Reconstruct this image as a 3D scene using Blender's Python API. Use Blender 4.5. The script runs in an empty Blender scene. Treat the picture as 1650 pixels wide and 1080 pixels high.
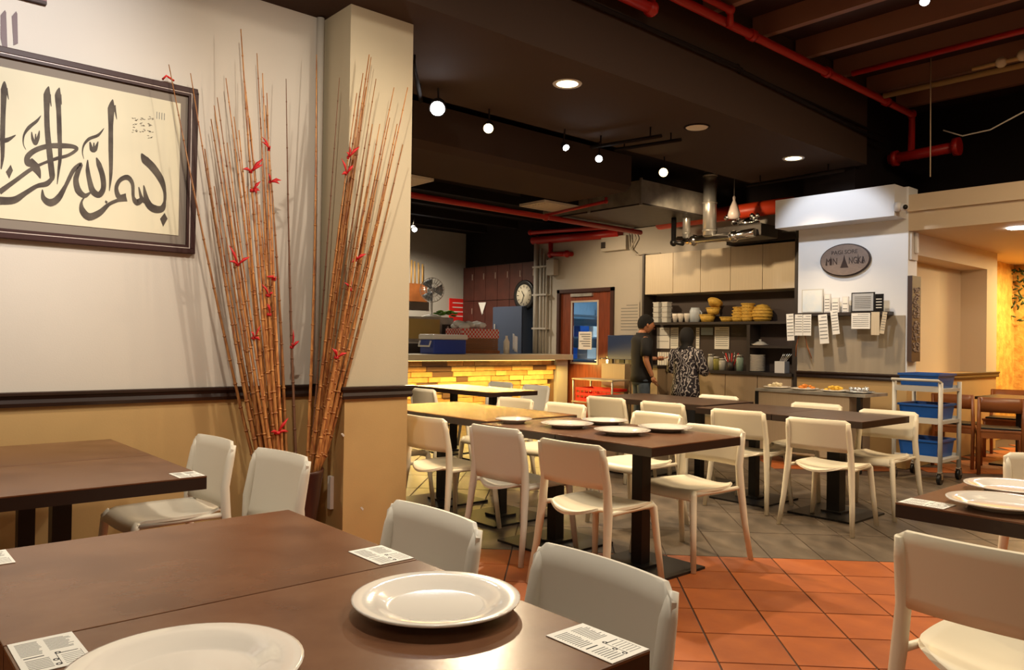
import bpy, bmesh, math, random
from mathutils import Vector, Matrix, Quaternion
random.seed(7)
SC = bpy.context.scene
COL = SC.collection
R = math.radians
# ------------------------------------------------------------------ camera
FPX, AZ, PIT, ROL, CH = 1253.37, R(48.736), R(.4653), R(.8517), 1.28
_F = Vector((math.cos(AZ)*math.cos(PIT), math.sin(AZ)*math.cos(PIT), math.sin(PIT)))
_R = _F.cross(Vector((0, 0, 1))).normalized(); _U = _R.cross(_F)
_c, _s = math.cos(ROL), math.sin(ROL)
_R, _U = _R*_c + _U*_s, -_R*_s + _U*_c
cam = bpy.data.objects.new('camera', bpy.data.cameras.new('camera'))
COL.objects.link(cam); SC.camera = cam
cam.data.sensor_width = 36; cam.data.lens = FPX/1650*36
cam.data.clip_start = .05; cam.data.clip_end = 60
m = Matrix((_R, _U, -_F)).transposed().to_4x4(); m.translation = (0, 0, CH)
cam.matrix_world = m
# ------------------------------------------------------------------ world, exposure
w = bpy.data.worlds.new('world'); SC.world = w; w.use_nodes = True
w.node_tree.nodes['Background'].inputs[0].default_value = (.9, .72, .5, 1)
w.node_tree.nodes['Background'].inputs[1].default_value = .05
SC.view_settings.view_transform = 'Standard'; SC.view_settings.look = 'None'
SC.view_settings.gamma = 1; SC.view_settings.use_curve_mapping = False
SC.view_settings.exposure = 0.62
# ------------------------------------------------------------------ lights of the room
WARM = (1, .74, .45); NEUT = (1, .87, .68); COOL = (.86, .92, 1)
def area(name, loc, size, power, col, rot=(0, 0, 0), sy=None, spread=180):
    l = bpy.data.lights.new(name, 'AREA'); l.energy = power; l.color = col
    l.size = size; l.spread = R(spread)
    if sy: l.shape = 'RECTANGLE'; l.size_y = sy
    o = bpy.data.objects.new(name, l); o.location = loc; o.rotation_euler = rot
    COL.objects.link(o); return o
def spot(name, loc, target, power, col, angle=70, blend=.6, rad=.05):
    l = bpy.data.lights.new(name, 'SPOT'); l.energy = power; l.color = col
    l.spot_size = R(angle); l.spot_blend = blend; l.shadow_soft_size = rad
    o = bpy.data.objects.new(name, l); o.location = loc
    o.rotation_euler = (Vector(target)-Vector(loc)).to_track_quat('-Z', 'Y').to_euler()
    COL.objects.link(o); return o
# lamps and unseen added sources over the seating (some outside the frame, the room goes on behind the camera)
spot('unseen_table_spot', (1.5, 1.9, 3.9), (.9, 1.5, .7), 150, (1, .90, .74), 75, .9, .12)  # unseen spots over the front tables, without fixtures
spot('unseen_table_spot', (.2, 3.2, 3.2), (.5, 3.6, .7), 110, NEUT, 100, .9, .1)
area('unseen_ceiling_area', (3.6, 1.2, 3.95), 1.0, 62, NEUT)  # unseen area lights, placed so the chair fronts get less light
area('unseen_ceiling_area', (6.4, .6, 3.95), 1.0, 75, WARM)
area('unseen_ceiling_area', (-1.5, -1.5, 3.9), 1.4, 26, NEUT)
spot('unseen_wall_spot', (.9, 2.5, 3.3), (.1, 4.5, 2.5), 150, (1, .97, .94), 85, 1, .04)
spot('unseen_wall_spot', (1.0, 2.2, 3.25), (2.3, 4.4, 1.9), 95, NEUT, 80, 1, .03)  # fill added for the dark corner beside the pillar
spot('unseen_wall_spot', (2.9, 2.3, 3.3), (1.7, 4.4, 1.6), 55, NEUT, 75, .8, .03)
spot('unseen_wall_spot', (4.1, 2.9, 3.3), (2.5, 4.2, 1.7), 45, WARM, 70, .8, .03)
spot('downlight_lamp', (4.3, 4.35, 3.25), (4.3, 4.2, 0), 200, WARM, 130, .7)
spot('downlight_lamp', (7.78, 4.31, 3.25), (7.3, 4.1, 0), 130, WARM, 95, .7)
spot('track_lamp', (3.95, 5.46, 3.0), (4.6, 7.2, .6), 170, NEUT, 90, .8)
spot('track_lamp', (4.55, 5.6, 3.0), (3.5, 3.4, .7), 190, (1, .78, .5), 90, .8)
spot('track_lamp', (5.5, 5.5, 3.0), (6.0, 3.4, .7), 150, NEUT, 90, .8)
spot('track_lamp', (3.0, 5.1, 3.15), (1.6, 1.9, .7), 60, NEUT, 80, .8)
spot('track_lamp', (7.1, 5.5, 3.0), (9.5, 6.2, 1.5), 95, WARM, 90, .6)
spot('sign_spot_light', (7.0, 4.15, 3.22), (8.5, 4.05, 2.15), 50, COOL, 66, .5, .04)
spot('counter_room_light', (7.6, 11.4, 3.35), (7.9, 11.6, 0), 230, NEUT, 150, .6)
spot('kitchen_lamp', (7.7, 8.2, 2.85), (9.4, 7.9, 1.2), 90, WARM, 120, .7)
area('corridor_light', (10.2, 2.2, 2.44), .9, 20, WARM)
area('corridor_light', (12.3, 2.6, 2.44), .5, 75, (1, .76, .34))  # unseen warm light added to make the gold wall glow
area('counter_strip_light', (7.6, 9.12, .972), 3.5, 60, (1, .66, .16), (R(-18), 0, 0), .04)
area('cold_room_light', (10.6, 9.1, 2.5), .5, 16, (.6, .82, 1))
# ------------------------------------------------------------------ helpers
def at(x, y, ax, v):
    "the point of the room that pixel (x, y) of the 1650x1080 photograph shows, on the plane ax = v"
    d = _F + _R*((x-825)/FPX) - _U*((y-540)/FPX)
    i = 'XYZ'.index(ax); t = (v-(0, 0, CH)[i])/d[i]
    return Vector((0, 0, CH)) + d*t
MATS = {}
def mat(name, col, rough=.5, metal=0, noise=0, nscale=8, bump=0, bscale=40, col2=None, emit=None, es=1, spec=.5, stretch=None, trans=0, coat=0, detail=5):
    if name in MATS: return MATS[name]
    M = bpy.data.materials.new(name); M.use_nodes = True; MATS[name] = M
    nt = M.node_tree; b = nt.nodes['Principled BSDF']
    b.inputs['Base Color'].default_value = (*col, 1); b.inputs['Roughness'].default_value = rough
    b.inputs['Metallic'].default_value = metal; b.inputs['Specular IOR Level'].default_value = spec
    b.inputs['Transmission Weight'].default_value = trans; b.inputs['Coat Weight'].default_value = coat
    if emit: b.inputs['Emission Color'].default_value = (*emit, 1); b.inputs['Emission Strength'].default_value = es
    if noise or bump:
        tc = nt.nodes.new('ShaderNodeTexCoord'); mp = nt.nodes.new('ShaderNodeMapping')
        nt.links.new(tc.outputs['Object'], mp.inputs[0])
        if stretch: mp.inputs['Scale'].default_value = stretch
    if noise:
        n = nt.nodes.new('ShaderNodeTexNoise'); n.inputs['Scale'].default_value = nscale; n.inputs['Detail'].default_value = detail
        nt.links.new(mp.outputs[0], n.inputs['Vector'])
        r = nt.nodes.new('ShaderNodeValToRGB'); c2 = col2 or tuple(max(0, c*(1-noise)) for c in col)
        r.color_ramp.elements[0].position = .32; r.color_ramp.elements[0].color = (*c2, 1)
        r.color_ramp.elements[1].position = .68; r.color_ramp.elements[1].color = (*col, 1)
        nt.links.new(n.outputs[0], r.inputs[0]); nt.links.new(r.outputs[0], b.inputs['Base Color'])
    if bump:
        n = nt.nodes.new('ShaderNodeTexNoise'); n.inputs['Scale'].default_value = bscale; n.inputs['Detail'].default_value = 4
        nt.links.new(mp.outputs[0], n.inputs['Vector'])
        bp = nt.nodes.new('ShaderNodeBump'); bp.inputs['Strength'].default_value = bump; bp.inputs['Distance'].default_value = .01
        nt.links.new(n.outputs[0], bp.inputs['Height']); nt.links.new(bp.outputs[0], b.inputs['Normal'])
    return M
def instvar(M, amt=.25):
    "vary brightness from piece to piece"
    nt = M.node_tree; b = nt.nodes['Principled BSDF']; inp = b.inputs['Base Color']
    oi = nt.nodes.new('ShaderNodeObjectInfo'); mr = nt.nodes.new('ShaderNodeMapRange')
    mr.inputs['To Min'].default_value = 1-amt; mr.inputs['To Max'].default_value = 1+amt
    nt.links.new(oi.outputs['Random'], mr.inputs[0])
    hs = nt.nodes.new('ShaderNodeHueSaturation'); nt.links.new(mr.outputs[0], hs.inputs['Value'])
    if inp.links: nt.links.new(inp.links[0].from_socket, hs.inputs['Color'])
    else: hs.inputs['Color'].default_value = inp.default_value
    nt.links.new(hs.outputs[0], inp); return M
class MB:
    def __init__(s): s.v = []; s.f = []; s.sm = []
    def add(s, vs, fs, sm=False):
        o = len(s.v); s.v += [tuple(v) for v in vs]
        for f in fs: s.f.append([i+o for i in f]); s.sm.append(sm)
        return s
    def box(s, x0, x1, y0, y1, z0, z1, M=None):
        vs = [Vector((x, y, z)) for z in (z0, z1) for y in (y0, y1) for x in (x0, x1)]
        if M: vs = [M @ v for v in vs]
        return s.add(vs, [(0, 2, 3, 1), (4, 5, 7, 6), (0, 1, 5, 4), (2, 6, 7, 3), (0, 4, 6, 2), (1, 3, 7, 5)])
    def cbox(s, c, d, rz=0, M=None):
        m = Matrix.Translation(c) @ Matrix.Rotation(rz, 4, 'Z')
        if M: m = Matrix.Translation(c) @ M
        return s.box(-d[0]/2, d[0]/2, -d[1]/2, d[1]/2, -d[2]/2, d[2]/2, m)
    def tube(s, pts, r, n=8, sx=1, cap=True):
        pts = [Vector(p) for p in pts]; rr = r if isinstance(r, (list, tuple)) else [r]*len(pts)
        rings = []; up = None
        for i, p in enumerate(pts):
            d = (pts[min(i+1, len(pts)-1)] - pts[max(i-1, 0)]).normalized()
            if up is None: up = Vector((0, 0, 1)) if abs(d.z) < .9 else Vector((0, 1, 0))
            a = d.cross(up)
            if a.length < 1e-4: a = d.cross(Vector((1, 0, 0)))
            a.normalize(); b = a.cross(d).normalized(); up = b
            rings.append([p + a*math.cos(2*math.pi*k/n)*rr[i]*sx + b*math.sin(2*math.pi*k/n)*rr[i] for k in range(n)])
        vs = [v for g in rings for v in g]; fs = []
        for i in range(len(pts)-1):
            for k in range(n):
                fs.append((i*n+k, i*n+(k+1) % n, (i+1)*n+(k+1) % n, (i+1)*n+k))
        s.add(vs, fs, True)
        if cap: s.add(rings[0], [tuple(range(n))[::-1]]); s.add(rings[-1], [tuple(range(n))])
        return s
    def lathe(s, prof, n=32, c=(0, 0, 0), M=None):
        vs = []; fs = []
        for r, z in prof:
            for k in range(n):
                a = 2*math.pi*k/n; v = Vector((r*math.cos(a), r*math.sin(a), z))
                if M: v = M @ v
                vs.append(v+Vector(c))
        for i in range(len(prof)-1):
            for k in range(n): fs.append((i*n+k, i*n+(k+1) % n, (i+1)*n+(k+1) % n, (i+1)*n+k))
        return s.add(vs, fs, True)
    def prism(s, poly, h, M=None):
        "poly in xy, extruded 0..h in z, then placed by M"
        n = len(poly); vs = [Vector((x, y, 0)) for x, y in poly] + [Vector((x, y, h)) for x, y in poly]
        if M: vs = [M @ v for v in vs]
        return s.add(vs, [tuple(range(n))[::-1], tuple(range(n, 2*n))] + [(k, (k+1) % n, n+(k+1) % n, n+k) for k in range(n)])
    def sphere(s, c, r, n=12, sc=(1, 1, 1), M=None):
        prof = [(math.sin(math.pi*i/(n//2))*r, -math.cos(math.pi*i/(n//2))*r) for i in range(n//2+1)]
        prof = [(max(a, 1e-4), b) for a, b in prof]
        m = Matrix.Diagonal((*sc, 1))
        if M: m = M @ m
        return s.lathe(prof, n, c, m)
    def sheet(s, fn, nu, nv, th, sm=True):
        "fn(u,v)->(point) closed sheet with thickness th along -normal"
        P = [[Vector(fn(i/nu, j/nv)) for j in range(nv+1)] for i in range(nu+1)]
        N = [[None]*(nv+1) for _ in range(nu+1)]
        for i in range(nu+1):
            for j in range(nv+1):
                a = P[min(i+1, nu)][j]-P[max(i-1, 0)][j]; b = P[i][min(j+1, nv)]-P[i][max(j-1, 0)]
                N[i][j] = a.cross(b).normalized()
        vs = [P[i][j] for i in range(nu+1) for j in range(nv+1)] + [P[i][j]-N[i][j]*th for i in range(nu+1) for j in range(nv+1)]
        o = (nu+1)*(nv+1); id = lambda i, j: i*(nv+1)+j; fs = []
        for i in range(nu):
            for j in range(nv):
                q = (id(i, j), id(i+1, j), id(i+1, j+1), id(i, j+1)); fs.append(q); fs.append(tuple(o+k for k in q[::-1]))
        s.add(vs, fs, sm)
        e = []
        for i in range(nu): e += [(id(i+1, 0), id(i, 0)), (id(i, nv), id(i+1, nv))]
        for j in range(nv): e += [(id(0, j), id(0, j+1)), (id(nu, j+1), id(nu, j))]
        s.add(vs, [(a, b, b+o, a+o) for a, b in e])
        return s
    def build(s, name, m, parent=None, loc=None, bevel=0, label=None, kind=None):
        me = bpy.data.meshes.new(name); me.from_pydata(s.v, [], s.f)
        for p, f in zip(me.polygons, s.sm): p.use_smooth = f
        bm = bmesh.new(); bm.from_mesh(me); bmesh.ops.remove_doubles(bm, verts=bm.verts, dist=1e-6)
        bmesh.ops.recalc_face_normals(bm, faces=bm.faces)
        if bevel: bmesh.ops.bevel(bm, geom=[e for e in bm.edges if e.calc_face_angle(0) > .6], offset=bevel, segments=2, profile=.6, affect='EDGES', clamp_overlap=True)
        bm.to_mesh(me); bm.free()
        me.materials.append(m)
        o = bpy.data.objects.new(name, me); COL.objects.link(o)
        if parent: o.parent = parent
        if loc is not None: o.location = loc
        if label: o['label'] = label
        if kind: o['kind'] = kind
        return o
def box(x0, x1, y0, y1, z0, z1): return MB().box(min(x0, x1), max(x0, x1), min(y0, y1), max(y0, y1), min(z0, z1), max(z0, z1))
def tag(o, label, cat, group=None, kind=None):
    o['label'] = label; o['category'] = cat
    if group: o['group'] = group
    o['kind'] = kind or o.get('kind', 'thing')
    return o
def thing(name, label, cat, loc=(0, 0, 0), rz=0, group=None):
    o = bpy.data.objects.new(name, None); o.empty_display_size = .05; COL.objects.link(o)
    o.location = loc; o.rotation_euler = (0, 0, rz)
    return tag(o, label, cat, group)
def kids(o): return [c for c in bpy.data.objects if c.parent == o]
def dup(o, loc=None, rz=None, label=None, group=None, parent=None, scale=None):
    c = o.copy(); COL.objects.link(c)
    if parent: c.parent = parent
    if loc is not None: c.location = loc
    if rz is not None: c.rotation_euler = (0, 0, rz)
    if label: c['label'] = label
    if group: c['group'] = group
    if scale: c.scale = scale
    for k in kids(o): dup(k, parent=c)
    return c
def struct(mb, name, m, bevel=0): return mb.build(name, m, bevel=bevel, kind='structure')
def text(s, size, M, name, m, parent, ext=.002, sx=1, label=None, align='CENTER'):
    cu = bpy.data.curves.new(name, 'FONT'); cu.body = s; cu.size = size; cu.extrude = ext; cu.align_x = align; cu.align_y = 'CENTER'; cu.resolution_u = 3
    t = bpy.data.objects.new(name, cu); COL.objects.link(t)
    bpy.context.view_layer.update()
    me = bpy.data.meshes.new_from_object(t.evaluated_get(bpy.context.evaluated_depsgraph_get()))
    bpy.data.objects.remove(t)
    me.transform(M @ Matrix.Diagonal((sx, 1, 1, 1))); me.materials.clear(); me.materials.append(m)
    o = bpy.data.objects.new(name, me); COL.objects.link(o); o.parent = parent
    if label: o['label'] = label
    return o
# facing -X plane: text right = -Y ; facing -Y plane: text right = +X
FX = Matrix(((0, 0, -1, 0), (-1, 0, 0, 0), (0, 1, 0, 0), (0, 0, 0, 1)))
FY = Matrix(((1, 0, 0, 0), (0, 0, -1, 0), (0, 1, 0, 0), (0, 0, 0, 1)))
def T(x, y, z): return Matrix.Translation((x, y, z))
# ------------------------------------------------------------------ materials
W_CREAM = mat('cream_paint', (.58, .53, .47), .7, bump=.05, bscale=120, noise=.04, nscale=2)
W_PILLAR = mat('warm_cream_paint', (.52, .45, .32), .7, bump=.05, bscale=120, noise=.04, nscale=2)
W_TAN = mat('tan_paint', (.50, .32, .13), .6, bump=.05, bscale=100, noise=.08, nscale=3)
W_GREY = mat('grey_beige_paint', (.46, .42, .36), .7, bump=.05, noise=.05, nscale=3)
W_WHITE = mat('white_paint', (.64, .65, .68), .6, bump=.04)
W_BEIGE = mat('beige_paint', (.62, .50, .35), .65, bump=.05)
BLACK_P = mat('black_ceiling_paint', (.016, .011, .010), .9, spec=.15, bump=.15, bscale=30)
BROWN_P = mat('dark_brown_ceiling_paint', (.060, .038, .028), .85, spec=.15, bump=.04)
RAIL = mat('dark_rail_wood', (.028, .012, .008), .35, noise=.4, nscale=4, stretch=(1, 8, 8))
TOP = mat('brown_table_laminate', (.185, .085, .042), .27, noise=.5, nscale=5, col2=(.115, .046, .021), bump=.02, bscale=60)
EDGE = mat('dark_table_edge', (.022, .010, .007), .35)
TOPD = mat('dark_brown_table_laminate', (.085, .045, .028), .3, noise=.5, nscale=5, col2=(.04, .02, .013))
IRON = mat('black_iron', (.008, .007, .007), .4, metal=.3)
PLAS = mat('cream_plastic', (.78, .70, .53), .38, spec=.4)
PLASB = mat('white_grey_plastic', (.70, .68, .65), .42, spec=.4)
PORC = mat('white_porcelain', (.84, .78, .70), .12, coat=.5)
PAPER = mat('white_paper', (.80, .78, .72), .7)
INK = mat('black_ink', (.02, .02, .02), .8)
GINK = mat('grey_ink', (.2, .2, .19), .8)
RED = mat('red_pipe_paint', (.42, .012, .008), .4, bump=.05)
BRIGHTRED = mat('bright_red', (.75, .02, .015), .5)
STEEL = mat('galvanised_steel', (.5, .47, .42), .4, metal=.55, bump=.15, bscale=20, noise=.4, nscale=6)
STEELD = mat('dark_and_shaded_steel', (.05, .04, .033), .5, metal=.3, noise=.3)
CHROME = mat('chrome', (.8, .8, .8), .15, metal=1)
GREYM = mat('grey_enamel', (.55, .53, .48), .45)
BLUE = mat('blue_plastic', (.008, .085, .36), .35)
DKB = mat('dark_shelf_wood', (.035, .026, .022), .5)
REDW = mat('red_brown_wood', (.23, .052, .018), .35, noise=.4, nscale=5, stretch=(1, 6, .6))
ORW = mat('orange_brown_wood', (.34, .11, .03), .35, noise=.4, nscale=5)
CAB = mat('beige_cabinet_laminate', (.62, .52, .37), .45, noise=.08, nscale=30, stretch=(1, 3, .1))
CABD = mat('tan_cabinet_laminate', (.42, .31, .20), .45, noise=.08, nscale=30, stretch=(1, 3, .1))
BAM = instvar(mat('bamboo', (.52, .24, .07), .42, noise=.5, nscale=14, col2=(.24, .07, .022), stretch=(6, 6, 1)), .35)
BAMT = mat('thin_dark_twig', (.16, .07, .035), .6)
GRILLE = mat('cream_grille', (.75, .68, .55), .5)
GLASS = mat('clear_glass', (.9, .95, .95), .03, trans=1)
# ------------------------------------------------------------------ floor: slab and diagonal tiles
GROUT = mat('dark_grout', (.07, .042, .028), .8)
floor = struct(box(-3, 14, -4, 14, -.12, -.006), 'floor', GROUT)
TERR = instvar(mat('terracotta_tile', (.40, .105, .019), .5, noise=.3, nscale=5, col2=(.30, .07, .013), bump=.06, bscale=30), .12)
GTILE = instvar(mat('grey_brown_stone_tile', (.155, .118, .085), .36, noise=.45, nscale=3, col2=(.075, .058, .043), stretch=(1, 2.5, 1), bump=.15, bscale=12), .14)
q = .70710678
def uv2xy(u, v): return ((u+v)*q, (u-v)*q)
def seen(x, y, z=0):
    d = Vector((x, y, z-CH)); zz = d.dot(_F)
    if zz < .3: return False
    X = 825+FPX*d.dot(_R)/zz; Y = 540-FPX*d.dot(_U)/zz
    return -60 < X < 1710 and Y < 1200
def tile_mesh(name, m, sx, sy):
    g = .004
    o = MB().box(g, sx-g, g, sy-g, -.02, 0).build(name, m, None, bevel=.0025); return o
protoT = tile_mesh('tile', TERR, .3175, .3125); protoG = tile_mesh('tile', GTILE, .63, .3125)
MT = protoT.data; MG = protoG.data
bpy.data.objects.remove(protoT); bpy.data.objects.remove(protoG)
cand = []
U0 = 3.192+.3175*5
for i in range(-14, 30):
    u = U0+.3175*i
    for j in range(-22, 22):
        v = .644+.3125*j
        if u < U0-.01: kind = 'T'
        elif u < U0+.3175*10.6: continue
        elif v < 2.1: continue
        else: kind = 'T'
        cx, cy = uv2xy(u+.16, v+.16)
        cand.append((kind, u, v, cx, cy))
for i in range(0, 16):
    u = U0+.63*i
    for j in range(-26, 22):
        v = .644+.3125*j
        if u > U0+.3175*9.9 and v >= 2.1: continue
        cx, cy = uv2xy(u+.31, v+.16); cand.append(('G', u, v, cx, cy))
def inroom(x, y): return -2.9 < x < 12.9 and -3.4 < y < 12.7 and not (x < 2.85 and y > 4.1) and not (x > 9.4 and y > 3.4) and not (x > 8.3 and y > 3.4) and not (5.9 < x and y > 9.2)
cand = [c for c in cand if inroom(c[3], c[4])]
vis = sorted([c for c in cand if seen(c[3], c[4])], key=lambda c: math.hypot(c[3], c[4]))
near = vis[:290]; ns = set(near); rest = [c for c in cand if c not in ns]
def place_tile(c):
    o = bpy.data.objects.new('tile', MT if c[0] == 'T' else MG); COL.objects.link(o); o.parent = floor
    x, y = uv2xy(c[1], c[2]); o.matrix_local = Matrix(((q, q, 0, x), (q, -q, 0, y), (0, 0, -1, -.02+random.uniform(-.0004, .0004)), (0, 0, 0, 1)))
for c in near: place_tile(c)
for kd, mm, sx in (('T', TERR, .3175), ('G', GTILE, .63)):
    mb = MB()
    for c in rest:
        if c[0] != kd: continue
        x, y = uv2xy(c[1], c[2]); Mx = Matrix(((q, q, 0, x), (q, -q, 0, y), (0, 0, 1, 0), (0, 0, 0, 1)))
        mb.box(.004, sx-.004, .004, .3085, -.02, 0, Mx)
    mb.build('tiles', mm, floor, kind='stuff')
# ------------------------------------------------------------------ walls
CZ = 3.3; YW = 4.5; YP = 4.17; PX0, PX1 = 2.33, 2.78
def wall2(name, mb_up, mb_lo, up, lo):
    o = struct(mb_up, name, up); mb_lo.build('lower_wall', lo, o, label='tan painted lower wall'); return o
wl = wall2('wall_left', box(-3, PX1, YW, YW+.25, .96, CZ), box(-3, PX1, YW, YW+.25, 0, .96), W_CREAM, W_TAN)
pl = wall2('wall_pillar', box(PX0, PX1, YP, YW+.25, .96, CZ), box(PX0, PX1, YP, YW+.25, 0, .96), W_PILLAR, W_TAN)
def rail(name, pts, z=.955, h=.075, d=.035):
    "moulded chair rail following a path of xy points, room on its right"
    prof = [(0, -h/2), (d*.55, -h/2), (d*.7, -h*.25), (d*.55, 0), (d*.8, h*.2), (d, h*.28), (d, h*.45), (d*.8, h/2), (0, h/2)]
    mb = MB(); P = [Vector((x, y, 0)) for x, y in pts]; rings = []
    for i, p in enumerate(P):
        a = (P[i]-P[i-1]).normalized() if i else (P[1]-P[0]).normalized()
        b = (P[i+1]-P[i]).normalized() if i < len(P)-1 else a
        na = Vector((a.y, -a.x, 0)); nb = Vector((b.y, -b.x, 0)); n = (na+nb); n = n/n.dot(na) if n.length > .1 else na
        rings.append([p+n*o+Vector((0, 0, z+zz)) for o, zz in prof])
    n = len(prof); vs = [v for g in rings for v in g]
    fs = [(i*n+k, i*n+(k+1) % n, (i+1)*n+(k+1) % n, (i+1)*n+k) for i in range(len(P)-1) for k in range(n)]
    fs += [tuple(range(n))[::-1], tuple((len(P)-1)*n+k for k in range(n))]
    return struct(mb.add(vs, fs), name, RAIL)
rail('trim_1', [(-3, YW), (PX0, YW), (PX0, YP), (PX1, YP), (PX1, YW)])
struct(MB().tube([(PX0-.045, YW-.03, 1.0), (PX0-.045, YW-.03, CZ-.01)], .024, 12), 'trim_2', W_CREAM)
# kitchen side walls
XK = 9.6
wb = struct(box(XK, XK+.2, 4.4, 8.42, 0, 3.1).box(XK, XK+.2, 9.72, 10.32, 0, 3.1).box(XK, XK+.2, 8.42, 9.72, 2.19, 3.1), 'wall_back', W_GREY)
box(XK, XK+.2, 4.4, 10.32, 3.1, 4.3).build('upper_wall', BLACK_P, wb, label='black painted band of wall under ceiling')
struct(box(5.5, 10.1, 12.8, 13, 0, 3.5), 'wall_far_left', W_GREY)
struct(box(9.92, 10.1, 10.32, 12.8, 0, 3.6), 'wall_behind_counter', BLACK_P)
struct(box(5.3, 5.5, 9.3, 13, 0, 3.9), 'wall_counter_end', W_GREY)
struct(box(2.55, PX1, YW+.25, 13, 0, 3.9), 'wall_behind_pillar', W_CREAM)
# sign column
XS = 8.5; YS = 3.4
SW = mat('sign_wall_paint', (.76, .77, .78), .6)
ws = struct(box(XS, 8.73, YS, 4.63, .95, 2.97).box(8.73, XK, 3.92, 4.63, .95, 2.97), 'wall_sign', SW)
box(XS-.012, XS-.001, 3.42, 4.62, .99, 1.615).build('shaded_lower_panel', mat('beige_with_slip_shade', (.36, .30, .22), .6, noise=.15, nscale=3, stretch=(1, 4, .3)), ws)  # beige panel; shade under ledge and slips is worked into its colour too
box(XS, 8.73, YS, 4.63, 0, .95).box(8.73, XK, 3.92, 4.63, 0, .95).build('lower_wall', W_TAN, ws)
box(XS+.1, 10.29, 4.02, 4.63, 2.971, 4.24).build('upper_wall', BLACK_P, ws)
rail('trim_3', [(XS, 4.63), (XS, YS), (11.3, YS)], .95, .07, .03)
# right hand wall with niche, corridor beyond
NZ = 2.27
wr = struct(box(10.88, 11.25, YS, 3.9, .98, 2.52).box(8.73, 10.88, YS, 3.9, NZ, 2.52).box(8.73, 10.88, YS+.3, 3.9, .98, NZ), 'wall_right', W_BEIGE)
box(8.73, 11.25, YS, 3.9, 0, .98).build('lower_wall', W_TAN, wr)
box(9.35, 10.1, YS+.27, YS+.3, .98, 2.2).build('niche_panel', W_BEIGE, wr)
OR = mat('rough_gold_plaster', (.70, .42, .10), .6, noise=.6, nscale=9, col2=(.50, .24, .05), bump=.9, bscale=26)
struct(box(13, 13.2, -4, 3.9, 0, 2.52), 'wall_corridor_end', OR)
struct(box(11.25, 13, 3.7, 3.9, 0, 2.5), 'wall_corridor_side', OR)
bm_ = struct(box(XS, XS+.3, -4, YS, 2.5, 2.88), 'trim_4', W_BEIGE)
box(XS-.03, XS, -4, YS, 2.70, 2.73).build('ledge', W_BEIGE, bm_)
struct(box(10.3, 10.5, -4, 4.6, 2.61, 4.24), 'wall_over_beam', BLACK_P)
struct(box(XS+.3, 13.2, -4, 3.9, 2.5, 2.6), 'ceiling_corridor', W_BEIGE)
struct(box(-3.2, 13.2, -4.2, -4, 0, 4.3), 'wall_near_right', W_BEIGE)
struct(box(-3.2, -3, -4.2, 4.75, 0, 4.3), 'wall_near_left', W_CREAM)
# ------------------------------------------------------------------ ceilings
struct(box(-3, 8.62, 3.9, 5.34, CZ, 4.249), 'ceiling_soffit', BROWN_P)
deck = struct(box(-3, 10.6, -4, 5.5, 4.25, 4.35), 'ceiling', mat('dark_red_deck', (.035, .010, .008), .7, bump=.1))
RIB = mat('brown_joist_paint', (.26, .125, .08), .55)
for k in range(-4, 11):
    x = 6.29+.765*(k-4)
    if x < 10:
        box(x-.035, x+.035, -4, 3.88, 4.06, 4.25).build('joist', RIB, deck)
struct(box(2.5, 10.1, 5.34, 13, 3.5, 3.6), 'ceiling_rear', BLACK_P)
for k in range(5):
    box(2.8, 9.5, 8.0+k*.9, 8.1+k*.9, 3.36, 3.5).build('beam', BLACK_P, bpy.data.objects['ceiling_rear'])
# ------------------------------------------------------------------ door to the cold kitchen
d1 = struct(box(9.56, 9.8, 9.66, 9.72, 0, 2.19).box(9.56, 9.8, 8.42, 8.48, 0, 2.19).box(9.56, 9.8, 8.42, 9.72, 2.13, 2.19), 'door_1', mat('dark_door_frame', (.05, .018, .012), .4))
a0 = at(924, 488, 'X', 9.63); a1 = at(963, 585, 'X', 9.63)
gy1, gz1, gy0, gz0 = a0.y, a0.z, a1.y, a1.z
leaf = box(9.61, 9.65, 8.48, 9.66, .01, gz0).box(9.61, 9.65, 8.48, 9.66, gz1, 2.13).box(9.61, 9.65, gy1, 9.66, gz0, gz1).box(9.61, 9.65, 8.48, gy0, gz0, gz1).build('door_leaf', REDW, d1)
box(9.625, 9.635, gy0, gy1, gz0, gz1).build('door_glass', GLASS, leaf)
mb = MB()
for (A, B, C, D) in ((gy0-.03, gy0, gz0-.03, gz1+.03), (gy1, gy1+.03, gz0-.03, gz1+.03), (gy0, gy1, gz0-.03, gz0), (gy0, gy1, gz1, gz1+.03)): mb.box(9.60, 9.61, A, B, C, D)
mb.build('glazing_bead', mat('silver_trim', (.5, .42, .35), .4), leaf)
h = MB().tube([(9.6, 8.56, 1.02), (9.55, 8.56, 1.02), (9.55, 8.68, 1.02)], .012, 8); h.cbox((9.6, 8.56, .9), (.01, .04, .3))
h.build('door_handle', CHROME, leaf)
box(9.57, 9.61, 8.9, 9.4, 2.06, 2.11).build('door_closer', STEEL, leaf)
# notice on the glass
p = at(944, 549, 'X', 9.62)
no = tag(box(9.6, 9.605, p.y-.15, p.y+.15, p.z-.15, p.z+.15).build('notice', PAPER), 'white paper notice taped to the glass of the brown door', 'notice')
mbn = MB()
for k in range(6): mbn.box(9.597, 9.6, p.y-.12, p.y+.12-(k % 3)*.04, p.z+.1-k*.04, p.z+.115-k*.04)
mbn.build('printed_lines', GINK, no)
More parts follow.
